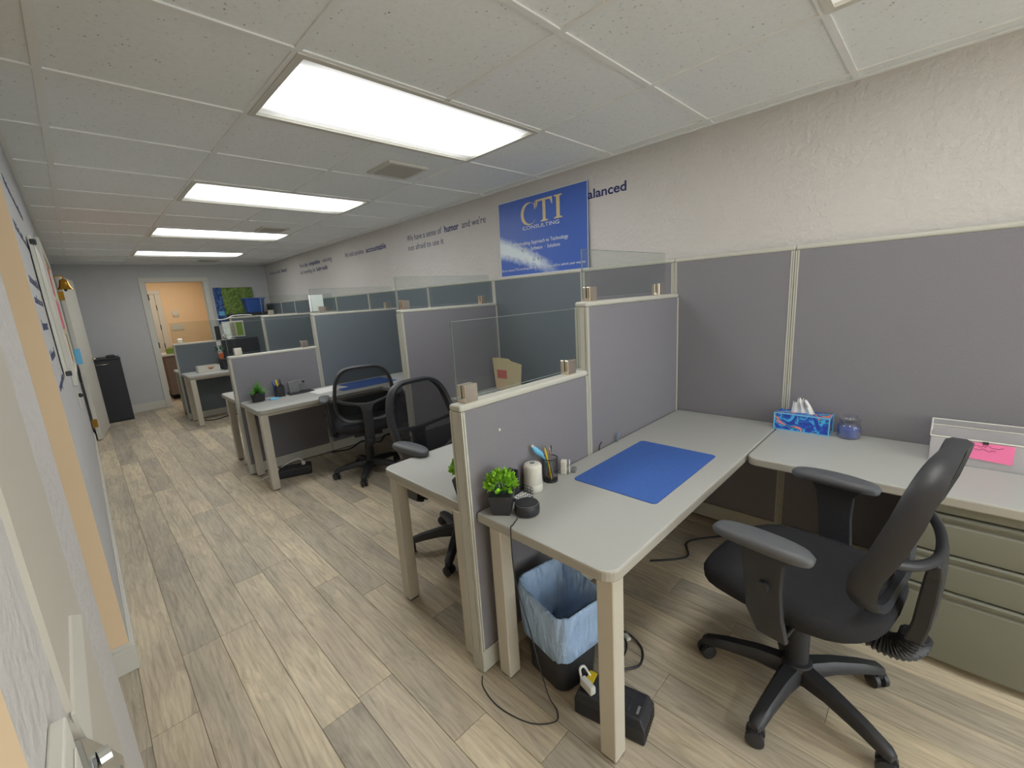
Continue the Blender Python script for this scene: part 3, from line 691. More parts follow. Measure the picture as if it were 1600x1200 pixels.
# round smart speaker and its cord
t = thing('smart_speaker', (0.992, 0.972, ZD), 'black round puck-shaped speaker at the front of the nearest desk', 'speaker')
shade(B().lathe([(0.036, 0), (0.043, 0.004), (0.045, 0.018), (0.044, 0.033), (0.040, 0.039), (0.036, 0.041)], n=36).build('body', 'charcoal', t, local=True), 0.8)
B().lathe([(0.0395, 0.0392), (0.0405, 0.0398), (0.0395, 0.0404)], n=36, cap=False).build('light_ring', 'gray', t, local=True)
B().lathe([(0.035, 0.0405), (0.035, 0.0418)], n=36).build('top_disc', 'black', t, local=True)
cord = curve_pts([(0.948, 0.968, ZD + 0.012), (0.925, 0.96, ZD + 0.006), (0.898, 0.95, ZD + 0.004), (0.876, 0.94, ZD - 0.008), (0.868, 0.925, 0.5), (0.90, 0.905, 0.30), (0.915, 0.885, 0.16), (0.93, 0.86, 0.03), (0.925, 0.82, 0.004), (0.89, 0.80, 0.004), (0.83, 0.86, 0.004), (0.80, 0.98, 0.004), (0.815, 1.08, 0.004), (0.845, 1.12, 0.006)], 8)
tag(B().tube(cord, 0.0022, 6).build('loose_cable', 'black', smooth=True), 'thin black cord hanging off the nearest desk and looping on the floor', 'cable')
# white ribbed cylinder
t = thing('air_freshener', (1.140, 1.075, ZD), 'white ribbed cylinder beside the pencil cup', 'diffuser')
b = B(); n = 48
rings = []
for r, z in ((0.034, 0), (0.037, 0.003), (0.037, 0.030), (0.0362, 0.031), (0.0362, 0.033), (0.0368, 0.034), (0.0355, 0.10), (0.032, 0.109), (0.024, 0.112)):
    rings.append([((r + (0.0009 if (i % 4 < 2 and 0.034 < z < 0.101) else 0)) * math.cos(2 * math.pi * (i + z * 60) / n), (r + (0.0009 if (i % 4 < 2 and 0.034 < z < 0.101) else 0)) * math.sin(2 * math.pi * (i + z * 60) / n), z) for i in range(n)])
shade(b.loft(rings).build('body', 'white', t, local=True), 0.9)
B().lathe([(0.010, 0.1115), (0.010, 0.1135), (0.006, 0.1135)], n=16).build('vent_cap', 'gray', t, local=True)
# pencil cup (wire mesh) with pens
t = thing('pencil_cup', (1.248, 1.078, ZD), 'black wire mesh pencil cup full of pens on the nearest desk', 'pencil cup')
b = B()
for k in range(26):
    a = 2 * math.pi * k / 26; b.tube([(0.028 * math.cos(a), 0.028 * math.sin(a), 0.003), (0.031 * math.cos(a), 0.031 * math.sin(a), 0.098)], 0.0007, 4)
for z in [0.008 * q for q in range(1, 12)]: b.tube([((0.028 + .003 * z / .1) * math.cos(2 * math.pi * q / 24), (0.028 + .003 * z / .1) * math.sin(2 * math.pi * q / 24), z) for q in range(24)], 0.0007, 4, closed=True)
b.build('wire_mesh', 'black', t, local=True)['kind'] = 'stuff'
B().lathe([(0.029, 0), (0.029, 0.006)], n=24).build('bottom', 'black', t, local=True)
B().tube([(0.0315 * math.cos(2 * math.pi * q / 28), 0.0315 * math.sin(2 * math.pi * q / 28), 0.099) for q in range(28)], 0.002, 6, closed=True).build('rim', 'black', t, local=True)
pens = [('wood', 'brown pencil leaning left in the mesh pencil cup'), ('yellow', 'yellow pencil in the mesh pencil cup'), ('gray', 'grey pen at the centre of the mesh pencil cup'), ('steel', 'silver pen in the mesh pencil cup'), ('black', 'black pen at the back of the mesh pencil cup')]
for k, (m, lb) in enumerate(pens):
    a = 1.2 * k; p0 = Vector((1.248 + 0.012 * math.cos(a + 3), 1.078 + 0.012 * math.sin(a + 3), ZD + 0.007)); p1 = p0 + Vector((0.022 * math.cos(a + 1.0) - .008, 0.012 * math.sin(a), 0.135 + 0.006 * (k % 3)))
    o = B().tube([p0, p0.lerp(p1, .1), p0.lerp(p1, .9), p0.lerp(p1, .94), p1], [0.0012, 0.0036, 0.0036, 0.003, 0.0014], 8).build('pen', m, smooth=True); tag(o, lb, 'pen', 'pens in the mesh pencil cup')
# blue squeeze brush
t = thing('blue_grip', (1.236, 1.07, ZD + 0.113), 'light blue plastic grip leaning behind the white cylinder', 'tool')
b = B(); p = curve_pts([(1.240, 1.082, ZD + 0.02), (1.230, 1.085, ZD + 0.085), (1.212, 1.09, ZD + 0.120), (1.190, 1.096, ZD + 0.142), (1.172, 1.100, ZD + 0.165)], 6)
b.tube(p, [0.004 + 0.0085 * math.sin(math.pi * min(1, max(0, (k / len(p) - .35) / .62))) for k in range(len(p))], 10); b.build('handle', 'lightblue', t, smooth=True)
B().tube([(1.174, 1.0995, ZD + 0.163), (1.170, 1.101, ZD + 0.168)], 0.006, 8).build('tip', 'white', t, smooth=True)
# white plug charger
t = thing('plug_charger', (1.345, 1.075, ZD), 'white plug charger with a tag beside the pencil cup', 'charger')
B().cbox((1.335, 1.078, ZD + 0.03), (0.03, 0.026, 0.06), 0.5).build('body', 'white', t, bevel=0.005)
B().cbox((1.352, 1.06, ZD + 0.032), (0.034, 0.002, 0.052), 0.6, (0.3, 'Y')).build('tag', 'paper', t)
B().cbox((1.352, 1.0585, ZD + 0.036), (0.012, 0.0022, 0.014), 0.6, (0.3, 'Y')).build('printed_square', 'gray', t)
B().cbox((1.372, 1.055, ZD + 0.01), (0.03, 0.02, 0.02), 0.4).build('adapter_end', 'gray', t, bevel=0.003)
# wire basket
t = thing('wire_basket', (1.055, 1.07, ZD), 'small black wire basket between the bushy plant and the white cylinder', 'basket')
b = B(); bx0, bx1, by0, by1 = 1.020, 1.090, 1.033, 1.112
for z in (0.004, 0.016, 0.028, 0.040): b.tube([(bx0, by0, ZD + z), (bx1, by0, ZD + z), (bx1, by1, ZD + z), (bx0, by1, ZD + z), (bx0, by0, ZD + z)], 0.0011, 4)
for k in range(7):
    f = k / 6
    for (px, py) in ((bx0 + (bx1 - bx0) * f, by0), (bx0 + (bx1 - bx0) * f, by1), (bx0, by0 + (by1 - by0) * f), (bx1, by0 + (by1 - by0) * f)): b.tube([(px, py, ZD + .003), (px, py, ZD + .041)], 0.0009, 4)
b.build('wire_frame', 'black', t)
B().box(bx0 + .002, bx1 - .002, by0 + .002, by1 - .002, ZD + .001, ZD + .004).build('base_plate', 'black', t)
o = tag(B().box(1.026, 1.086, 1.037, 1.080, ZD + .005, ZD + .014).build('note_pad', 'paper', bevel=0.001, seg=1), 'small white pad of notes lying in the wire basket', 'notepad')
t = thing('stapler', (1.045, 1.095, ZD + .006), 'black stapler standing upright in the wire basket', 'stapler')
B().cbox((1.046, 1.094, ZD + 0.062), (0.026, 0.022, 0.115), 0.2, (-0.22, 'Y')).build('magazine', 'black', t, bevel=0.005)
B().cbox((1.064, 1.096, ZD + 0.055), (0.010, 0.024, 0.10), 0.2, (0.1, 'Y')).build('base_arm', 'charcoal', t, bevel=0.003)
# cord ends at the back of the desk
o = tag(B().tube(curve_pts([(1.80, 1.106, ZD + .001), (1.80, 1.104, ZD + .03), (1.815, 1.10, ZD + .045)], 5), 0.005, 8).build('cable_end', 'bluegrey', smooth=True), 'pale blue cable end rising behind the nearest desk', 'cable')
o = tag(B().tube(curve_pts([(1.645, 1.108, ZD + .001), (1.642, 1.104, ZD + .025), (1.655, 1.10, ZD + .042)], 5), 0.003, 8).build('cable_end', 'charcoal', smooth=True), 'dark cable end rising behind the nearest desk, left of the pale one', 'cable')
# tack on the divider
tag(B().sphere((1.02, YA - 0.003, 0.94), 0.006, 8, 5, (1, .5, 1)).build('push_pin', 'white', smooth=True), 'tiny clear push pin in the nearest low divider', 'pin')

# return worktop: tissue box, candle jar, tray
def print_mat():
    m, nt, N, L, b = nodes_mat('tissue_box_print')
    tc = N.new('ShaderNodeTexCoord'); n = N.new('ShaderNodeTexNoise'); n.inputs['Scale'].default_value = 17; n.inputs['Detail'].default_value = 1; n.inputs['Distortion'].default_value = 1.6; L.new(tc.outputs['Object'], n.inputs[0])
    r = ramp(N, [(0.0, (40, 70, 170)), (0.40, (44, 96, 196)), (0.48, (70, 176, 224)), (0.54, (36, 60, 150)), (0.60, (226, 140, 96)), (0.66, (232, 130, 150)), (0.72, (60, 150, 220))]); r.color_ramp.interpolation = 'CONSTANT'
    L.new(n.outputs[0], r.inputs[0]); L.new(r.outputs[0], b.inputs['Base Color']); b.inputs['Roughness'].default_value = 0.5; return m
M['tissue'] = print_mat()
t = thing('tissue_box', (2.462, 0.452, ZD), 'blue patterned tissue box with a white tissue sticking out', 'tissue box')
B().box(2.414, 2.512, 0.340, 0.566, ZD, ZD + 0.086).build('carton', 'tissue', t, bevel=0.001, seg=1)
b = B()
for (x_, y_) in ((2.413, 0.339), (2.413, 0.567), (2.513, 0.339), (2.513, 0.567)): b.cbox((x_, y_, ZD + 0.043), (0.005, 0.005, 0.088))
for z_ in (ZD + 0.003, ZD + 0.086): b.cbox((2.4135, 0.453, z_), (0.003, 0.228, 0.005)); b.cbox((2.463, 0.3385, z_), (0.10, 0.003, 0.005))
b.build('border', 'lightblue', t)
b = B(); rows = []; rnd = random.Random(2)
for k in range(9):
    f = k / 8; row = []
    for j in range(15):
        g = j / 14 - .5; wd = 0.105 * (1 - 0.45 * f); zz = 0.086 + 0.075 * f * (1 - 0.5 * abs(g + .15)) + (0.012 * math.sin(j * 2.3) * f)
        row.append((2.463 + 0.014 * math.sin(j * 1.4 + f * 2) * (0.3 + f), 0.455 + wd * g + 0.018 * f, ZD + zz))
    rows.append(row)
b.loft(rows, cap=False, close=False); b.build('tissue', 'paper', t, smooth=True)
t = thing('candle_jar', (2.452, 0.268, ZD), 'clear glass candle jar with blue wax beside the tissue box', 'candle')
def jarglass():
    m, nt, N, L, b = nodes_mat('jar_glass'); N.remove(b); out = N['Material Output']
    tr = N.new('ShaderNodeBsdfTransparent'); tr.inputs[0].default_value = (0.95, 0.96, 0.97, 1); gl = N.new('ShaderNodeBsdfGlossy'); gl.inputs['Roughness'].default_value = 0.05
    lw = N.new('ShaderNodeLayerWeight'); lw.inputs[0].default_value = 0.35; mx = N.new('ShaderNodeMixShader'); L.new(lw.outputs['Facing'], mx.inputs[0]); L.new(tr.outputs[0], mx.inputs[1]); L.new(gl.outputs[0], mx.inputs[2]); L.new(mx.outputs[0], out.inputs[0]); return m
M['jar'] = jarglass(); M['wax'] = mat('blue_wax', (104, 120, 186), 0.4, noise=0.06)
shade(B().lathe([(0.040, 0.0), (0.044, 0.006), (0.045, 0.05), (0.040, 0.064), (0.032, 0.070), (0.032, 0.076)], n=28).build('jar', 'jar', t, local=True), 0.8)
shade(B().lathe([(0.0385, 0.003), (0.0425, 0.008), (0.0430, 0.046), (0.036, 0.047)], n=28).build('wax', 'wax', t, local=True), 0.8)
shade(B().lathe([(0.036, 0.076), (0.040, 0.080), (0.040, 0.088), (0.030, 0.092), (0.026, 0.100), (0.030, 0.106), (0.020, 0.110)], n=28).build('lid', 'jar', t, local=True), 0.8)
t = thing('clear_tray', (2.40, -0.22, ZD), 'clear plastic organiser tray at the right edge, behind the pink card', 'tray')
M['clearplastic'] = mat('clear_plastic', (205, 203, 206), 0.15, alpha=0.45, noise=0.04, nscale=20)
TX0, TX1, TY0, TY1, TZ = 2.30, 2.50, -0.44, -0.005, ZD + 0.125
B().box(TX0, TX1, TY0, TY1, ZD, ZD + 0.004).build('base', 'clearplastic', t)
for nm, q in (('front_wall', (TX0, TX0 + .003, TY0, TY1)), ('rear_wall', (TX1 - .003, TX1, TY0, TY1)), ('end_wall', (TX0, TX1, TY1 - .003, TY1)), ('end_wall', (TX0, TX1, TY0, TY0 + .003)), ('divider', (TX0 + .1, TX0 + .103, TY0, TY1))):
    B().box(*q, ZD + .004, TZ - (0.02 if nm == 'front_wall' else 0)).build(nm, 'clearplastic', t)
b = B(); b.tube([(TX0, TY1, TZ - .02), (TX0, TY0, TZ - .02)], .003, 6); b.tube([(TX1, TY1, TZ), (TX1, TY0, TZ)], .003, 6); b.tube([(TX0, TY1, TZ - .02), (TX0 + .02, TY1, TZ), (TX1, TY1, TZ)], .003, 6); b.tube([(TX0 + .1, TY1, TZ), (TX0 + .1, TY0, TZ)], .002, 6); b.build('rim', 'white', t)
t = thing('pink_card', (2.294, -0.155, ZD + .03), 'bright pink handwritten card on the front of the clear tray', 'card')
B().add([(2.297, -0.085, ZD + .038), (2.297, -0.225, ZD + .030), (2.297, -0.225, ZD + .100), (2.297, -0.105, ZD + .100), (2.297, -0.085, ZD + .086), (2.295, -0.085, ZD + .038), (2.295, -0.225, ZD + .030), (2.295, -0.225, ZD + .100), (2.295, -0.105, ZD + .100), (2.295, -0.085, ZD + .086)],
        [(0, 1, 2, 3, 4), (9, 8, 7, 6, 5), (0, 5, 6, 1), (1, 6, 7, 2), (2, 7, 8, 3), (3, 8, 9, 4), (4, 9, 5, 0)]).build('card', 'pink', t)
b = B(); rnd = random.Random(11)
for row, (ya_, yb_, z_) in enumerate(((-0.105, -0.20, ZD + .088), (-0.125, -0.18, ZD + .074))):
    k = 0; y_ = ya_
    pts = []
    while y_ > yb_:
        pts.append((2.2945, y_, z_ + rnd.uniform(-.0045, .0045))); y_ -= 0.0032
    b.tube(pts, 0.0006, 4)
b.build('handwriting', 'charcoal', t)
B().box(2.2925, 2.302, -0.16, -0.145, ZD + .096, ZD + .106).build('clip', 'charcoal', t)

# ================================================================== UNDER THE NEAREST DESK
t = thing('waste_bin', (1.085, 0.922, 0), 'black waste bin with a light blue liner under the nearest desk', 'waste bin', rz=-0.16)
def rr(hx, hy, z, r=0.045, wob=0, seed=0, n=8, tilt=0):
    rnd = random.Random(seed); return [(p[0] * (1 + wob * rnd.uniform(-1, 1)), p[1] * (1 + wob * rnd.uniform(-1, 1)), z + tilt * p[1] + wob * 0.22 * rnd.uniform(-1, 1)) for p in rrect(-hx, hx, -hy, hy, min(r, hx * .9), n=n)]
o = B().loft([rr(.083, .092, 0), rr(.086, .095, .004), rr(.108, .124, .335), rr(.1065, .1225, .335), rr(.092, .102, .01)]).build('bin', 'charcoal', t, local=True); shade(o, 0.8)
o = B().loft([rr(.106, .121, .150, wob=.025, seed=1), rr(.1085, .124, .155, wob=.02, seed=2), rr(.112, .126, .21, wob=.022, seed=3), rr(.116, .130, .27, wob=.02, seed=4), rr(.117, .131, .325, wob=.014, seed=5, tilt=.06), rr(.114, .129, .350, wob=.014, seed=6, tilt=.12), rr(.106, .123, .346, wob=.014, seed=7, tilt=.12), rr(.092, .106, .25, wob=.05, seed=8), rr(.078, .088, .12, wob=.07, seed=9), rr(.05, .06, .05, wob=.06, seed=10)], cap=False).build('liner', 'bag', t, local=True, smooth=True)
o = B().loft([rr(.05, .06, .05, wob=.06, seed=10), rr(.02, .02, .045)]).build('liner_bottom', 'bag', t, local=True, smooth=True)
# battery backup / surge unit
t = thing('battery_backup', (1.046, 0.670, 0), 'black battery backup unit on the floor behind the front desk leg', 'power unit', rz=math.radians(12))
b = B(); b.loft([[(-.06, -.12, 0), (.06, -.12, 0), (.06, .12, 0), (-.06, .12, 0)], [(-.06, -.12, .055), (.06, -.12, .055), (.06, .12, .055), (-.06, .12, .055)], [(-.052, -.105, .085), (.052, -.105, .085), (.052, .11, .085), (-.052, .11, .085)]])
b.build('case', 'charcoal', t, local=True, bevel=0.006)
b = B()
for k in range(4): b.cbox((-.028, -.05 + k * .04, .0865), (.022, .026, .004))
for k in range(3): b.cbox((.022, -.05 + k * .045, .0865), (.026, .030, .004))
b.build('outlets', 'black', t, local=True, bevel=0.001, seg=1)
B().cbox((.022, .088, .0868), (.044, .028, .004)).build('label', 'yellow', t, local=True)
B().cbox((-.02, -.09, .0862), (.03, .008, .002)).build('badge', 'gray', t, local=True)
b = B()
for k in range(9): b.cbox((-.048 + k * .012, -.1205, .028), (.005, .003, .036))
b.build('grille', 'black', t, local=True)
t = thing('white_plug', (1.0, 0.742, 0.087), 'white plug and cord on top of the battery backup unit', 'plug')
B().cbox((1.000, 0.742, 0.102), (0.024, 0.058, 0.030), -.25).build('plug_body', 'white', t, bevel=0.005)
B().tube(curve_pts([(1.006, 0.771, 0.104), (1.016, 0.785, 0.128), (1.038, 0.783, 0.124), (1.05, 0.768, 0.088)], 6), 0.0045, 8).build('cord', 'wirewhite', t, smooth=True)
def cable(label, pts, r, m, name='floor_cable'):
    o = B().tube(curve_pts(pts, 8), r, 6).build(name, m, smooth=True); return tag(o, label, 'cable', 'cables under the desks')
cable('black cable loop right of the battery backup unit', [(1.2, 0.90, 0.01), (1.27, 0.92, 0.05), (1.36, 0.83, 0.03), (1.36, 0.74, 0.006), (1.28, 0.70, 0.006), (1.21, 0.735, 0.012)], 0.0045, 'black')
cable('second black cable drooping behind the blue-grey adapter', [(1.19, 0.95, 0.02), (1.28, 0.93, 0.07), (1.345, 0.86, 0.05), (1.335, 0.79, 0.008), (1.25, 0.765, 0.008), (1.22, 0.785, 0.03)], 0.004, 'charcoal')
cable('black cable hanging behind the waste bin', [(1.24, 1.09, 0.36), (1.235, 1.07, 0.18), (1.20, 1.05, 0.04), (1.25, 1.03, 0.008), (1.30, 1.06, 0.008)], 0.004, 'black')
cable('short white cable beside the waste bin', [(1.205, 1.0, 0.11), (1.235, 0.985, 0.13), (1.26, 0.995, 0.11)], 0.004, 'wirewhite')
t = thing('power_adapter', (1.285, 0.80, 0), 'blue-grey box adapter on the floor behind the front desk leg', 'adapter')
B().cbox((1.285, 0.825, 0.036), (0.075, 0.06, 0.07), -.3).build('case', 'bluegrey', t, bevel=0.006)
B().cbox((1.315, 0.775, 0.06), (0.018, 0.03, 0.014), -.5).build('white_tip', 'white', t, bevel=0.003)
# power strip + cable on base of the back panels under return (dim)
cable('dark cable lying along the foot of the back panels', [(1.9, 0.98, 0.006), (2.05, 0.85, 0.006), (2.2, 0.9, 0.006), (2.4, 0.75, 0.006)], 0.005, 'black')

# ================================================================== SECOND ROW DESK (spiky plant)
t = thing('potted_plant', (0.985, 4.095, ZD), 'spiky green plant in a dark round pot on the second row desk', 'potted plant', 'small green desk plants')
shade(B().lathe([(0.040, 0), (0.048, 0.005), (0.056, 0.075), (0.052, 0.078), (0.050, 0.066)], n=20).build('pot', 'charcoal', t, local=True), 0.8)
b = B(); rnd = random.Random(9)
for k in range(90):
    a = rnd.uniform(0, 6.283); el = rnd.uniform(0.15, 1.45); L_ = rnd.uniform(0.07, 0.13); d = Vector((math.cos(a) * math.cos(el), math.sin(a) * math.cos(el), math.sin(el))); s_ = Vector((-math.sin(a), math.cos(a), 0)) * 0.0055
    p = Vector((0, 0, 0.072)); q = p + d * L_ * .5; e = p + d * L_ - Vector((0, 0, 0.02 * math.cos(el)))
    b.add([p - s_ * .6, p + s_ * .6, q + s_, q - s_, e], [(0, 1, 2, 3), (3, 2, 4)])
b.build('leaves', 'leaf2', t, local=True)['kind'] = 'stuff'
t = thing('pencil_cup', (1.17, 4.14, ZD), 'black square pencil cup with a yellow marker on the second row desk', 'pencil cup')
b = B(); q = 0.034
for a0, a1, c0, c1 in ((-q, q, -q, -q + .003), (-q, q, q - .003, q), (-q, -q + .003, -q, q), (q - .003, q, -q, q), (-q, q, -q, q)):
    b.box(a0, a1, c0, c1, 0, 0.004 if (a1 - a0 > .05 and c1 - c0 > .05) else 0.10)
b.build('cup', 'black', t, local=True)
for k, (m, lb) in enumerate((('blueplastic', 'blue marker in the square pencil cup'), ('yellow', 'yellow marker in the square pencil cup'), ('charcoal', 'dark marker in the square pencil cup'))):
    p0 = Vector((1.15 + .02 * k, 4.13 + .008 * k, ZD + .006)); tag(B().tube([p0, p0 + Vector((-.02 + .012 * k, .01, .10)), p0 + Vector((-.026 + .014 * k, .012, .145))], [.007, .007, .005], 10).build('marker', m, smooth=True), lb, 'marker', 'markers in the square pencil cup')
t = thing('phone_holder', (1.31, 4.13, ZD), 'grey angled holder on a black tray, right of the square pencil cup', 'holder')
B().box(1.235, 1.45, 4.08, 4.19, ZD, ZD + 0.012).build('tray', 'black', t, bevel=0.004)
B().prism([(1.25, ZD + .012), (1.33, ZD + .012), (1.335, ZD + .075), (1.395, ZD + .08), (1.40, ZD + .115), (1.33, ZD + .125), (1.245, ZD + .11)], 4.125, 4.15, 'y').build('bracket', 'gray', t, bevel=0.003)
B().tube([(1.375, 4.124, ZD + .10), (1.375, 4.152, ZD + .10)], .012, 12).build('hole_ring', 'charcoal', t)
tag(B().box(1.06, 1.135, 4.03, 4.07, ZD, ZD + .014).build('eraser_case', 'lightblue', bevel=0.004), 'small light blue case in front of the spiky plant', 'case')
t = thing('paper_stack', (1.55, 4.02, ZD), 'loose white papers on the second row desk beside the chair', 'papers')
for k, a in enumerate((0.08, -0.06, 0.16)): B().cbox((1.54 + .01 * k, 4.0 + .015 * k, ZD + .0012 + .001 * k), (0.28, 0.216, 0.0008), a).build('sheet', 'paper', t)
t = thing('power_strip', (1.13, 3.93, 0), 'black power box on the floor under the spiky plant desk', 'power unit', rz=-0.35)
B().box(-.13, .13, -.07, .07, 0, .075).build('case', 'charcoal', t, local=True, bevel=0.012)
B().cbox((.07, .0, .09), (.03, .03, .03)).build('plug', 'white', t, local=True, bevel=0.004)
B().tube(curve_pts([(.07, 0, .10), (.03, .02, .13), (-.08, .03, .09), (-.2, .04, .02), (-.26, .02, .006), (-.30, -.02, .006)], 6), .005, 6).build('cord', 'wirewhite', t, local=True, smooth=True)
tag(B().cbox((1.74, 4.218, 0.20), (0.10, 0.012, 0.055)).build('outlet_plate', 'white', bevel=0.003), 'white outlet plate on the panel below the spiky plant desk', 'outlet')
cable('tangled black cable on the floor behind the chair at the spiky plant desk', [(1.55, 4.17, 0.02), (1.70, 4.08, 0.03), (1.86, 4.12, 0.06), (2.0, 4.05, 0.02), (2.12, 4.12, 0.05), (2.3, 4.1, 0.02)], 0.008, 'black')
# second cubicle: folder in a rack on its return
t = thing('file_rack', (2.37, 2.44, ZD), 'wire file rack on the return worktop behind the nearest divider', 'file rack')
b = B()
for k in range(6): b.tube([(2.372, 2.28 + .06 * k, ZD + .003), (2.372, 2.28 + .06 * k, ZD + .10), (2.47, 2.28 + .06 * k, ZD + .10), (2.47, 2.28 + .06 * k, ZD + .003)], .003, 6)
b.tube([(2.372, 2.27, ZD + .003), (2.372, 2.59, ZD + .003)], .003, 6); b.tube([(2.47, 2.27, ZD + .003), (2.47, 2.59, ZD + .003)], .003, 6); b.build('wire_frame', 'gray', t)
t = thing('manila_folder', (2.35, 2.44, ZD), 'tan manila folder standing up behind the nearest glass screen', 'folder')
B().prism([(2.575, ZD + .004), (2.30, ZD + .004), (2.275, ZD + .225), (2.39, ZD + .245), (2.42, ZD + .262), (2.54, ZD + .266), (2.60, ZD + .262)], 2.352, 2.358, 'x').build('card', 'manila', t)
B().box(2.349, 2.3515, 2.44, 2.55, ZD + .10, ZD + .17).build('red_print', 'red', t)

# ================================================================== FAR CUBICLES
t = thing('paper_tray', (1.16, 7.05, ZD), 'white curved-front paper tray on the far desk', 'tray')
B().prism([(1.04, ZD), (1.29, ZD), (1.29, ZD + .085), (1.235, ZD + .085), (1.215, ZD + .045), (1.185, ZD + .03), (1.155, ZD + .045), (1.135, ZD + .085), (1.04, ZD + .085)], 6.97, 6.976, 'y').build('front', 'white', t)
b = B(); b.box(1.04, 1.046, 6.976, 7.13, ZD, ZD + .085); b.box(1.284, 1.29, 6.976, 7.13, ZD, ZD + .085); b.box(1.04, 1.29, 7.124, 7.13, ZD, ZD + .085); b.box(1.04, 1.29, 6.976, 7.13, ZD, ZD + .004); b.build('sides', 'white', t)
tag(B().box(1.06, 1.27, 6.99, 7.11, ZD + .0045, ZD + .05).build('card_stack', 'wood', bevel=0.002, seg=1), 'brown stack of cards inside the white paper tray', 'cards')
def monitor(label, x, y, z, w, h, rz=0):
    t = thing('monitor', (x, y, z), label, 'monitor', 'dark computer monitors', rz)
    B().cbox((0, 0, .012), (.22, .18, .02)).build('foot', 'black', t, local=True, bevel=0.006)
    B().cbox((0, .03, .12), (.04, .03, .22)).build('stand', 'black', t, local=True, bevel=0.004)
    B().cbox((0, 0, .10 + h / 2), (w, .03, h)).build('housing', 'black', t, local=True, bevel=0.006)
    B().cbox((0, -.0158, .10 + h / 2), (w - .03, .002, h - .03)).build('screen', 'charcoal', t, local=True)
monitor('black monitor on the far desk, beside the framed calendar', 1.62, 7.12, ZD, 0.46, 0.30)
t = thing('printer', (1.43, 7.10, ZD), 'low dark desk machine right of the white paper tray', 'printer')
B().box(1.325, 1.372, 6.95, 7.2, ZD, ZD + .13).build('side_housing', 'black', t, bevel=0.008)
B().box(1.315, 1.38, 6.94, 7.21, ZD + .131, ZD + .15).build('lid', 'charcoal', t, bevel=0.006)
t = thing('potted_plant', (1.345, 7.05, ZD + .15), 'tiny plant in an orange pot on the far desk', 'potted plant', 'small green desk plants')
shade(B().lathe([(0.022, 0), (0.034, 0.06), (0.036, 0.075), (0.03, 0.075)], n=14).build('pot', 'orange', t, local=True), .8)
b = B(); leafball(b, (0, 0, 0.12), 0.055, 60, 0.03, 8); b.build('foliage', 'leafdark', t, local=True)['kind'] = 'stuff'
t = thing('framed_calendar', (1.59, 7.285, 1.07), 'white framed calendar picture hanging at the farthest divider', 'calendar')
B().box(1.465, 1.735, 7.268, 7.284, 1.085, 1.315).build('frame', 'white', t, bevel=0.003, seg=1)
M['calprint'] = mat('calendar_print', (170, 165, 140), .7, noise=.35, nscale=26)
B().box(1.485, 1.62, 7.2665, 7.268, 1.105, 1.295).build('picture', 'calprint', t)
B().box(1.635, 1.715, 7.2665, 7.268, 1.105, 1.295).build('side_picture', 'greencard', t)
t = thing('hanging_frame', (1.405, 7.27, 1.05), 'narrow black sleeve standing on the end of the farthest low divider', 'sleeve')
B().box(1.375, 1.435, 7.300, 7.312, HL, 1.262).build('sleeve', 'charcoal', t, bevel=0.003, seg=1)
B().box(1.37, 1.44, 7.296, 7.316, HL, HL + .012).build('sleeve_foot', 'black', t)
tag(B().box(1.36, 1.415, 7.292, 7.2945, .85, 1.045).build('pinned_sheet', 'paper'), 'white note pinned to the farthest low divider', 'paper')
cable('white cable draped over the farthest divider', [(1.41, 7.27, 1.36), (1.46, 7.27, 1.345), (1.55, 7.275, 1.36), (1.62, 7.29, 1.39), (1.75, 7.33, 1.395), (1.88, 7.33, 1.385)], .007, 'wirewhite', 'white_cable')
tag(B().box(1.590, 1.722, ybb + .0035, ybb + .0050, 1.392, 1.545).build('pale_sheet', 'paper'), 'pale sheet taped to the far side of the shaded divider glass', 'paper')
# blue recycling bin on a tall cabinet
t = thing('storage_cabinet', (2.15, 8.35, 0), 'tall dark storage cabinet below the blue bin, near the back wall', 'cabinet')
B().box(1.86, 2.44, 8.15, 8.75, 0, 1.42).build('body', 'charcoal', t, bevel=.004, seg=1)
for x0_, x1_ in ((1.865, 2.147), (2.153, 2.435)):
    o = B().box(x0_, x1_, 8.13, 8.15, .06, 1.41).build('door', 'charcoal', t, bevel=.003, seg=1); B().box((x0_ + x1_) / 2 - .004 + .11 * (1 if x0_ < 2 else -1), (x0_ + x1_) / 2 + .004 + .11 * (1 if x0_ < 2 else -1), 8.118, 8.13, .7, .86).build('handle', 'steel', o)
t = thing('blue_bin', (2.20, 8.36, 1.42), 'blue plastic bin on top of the cabinet in the far corner', 'bin')
o = B().loft([[(p[0], p[1], z) for p in rrect(-k, k, -k * .8, k * .8, .03)] for k, z in ((.12, 0), (.15, .235), (.143, .235), (.115, .01))]).build('tub', 'blueplastic', t, local=True); shade(o, .8)
o = B().loft([[(p[0], p[1], z) for p in rrect(-k, k, -k * .8, k * .8, .03)] for k, z in ((.153, .215), (.164, .22), (.164, .24), (.15, .24))], cap=False).build('rim', 'blueplastic', t, local=True)
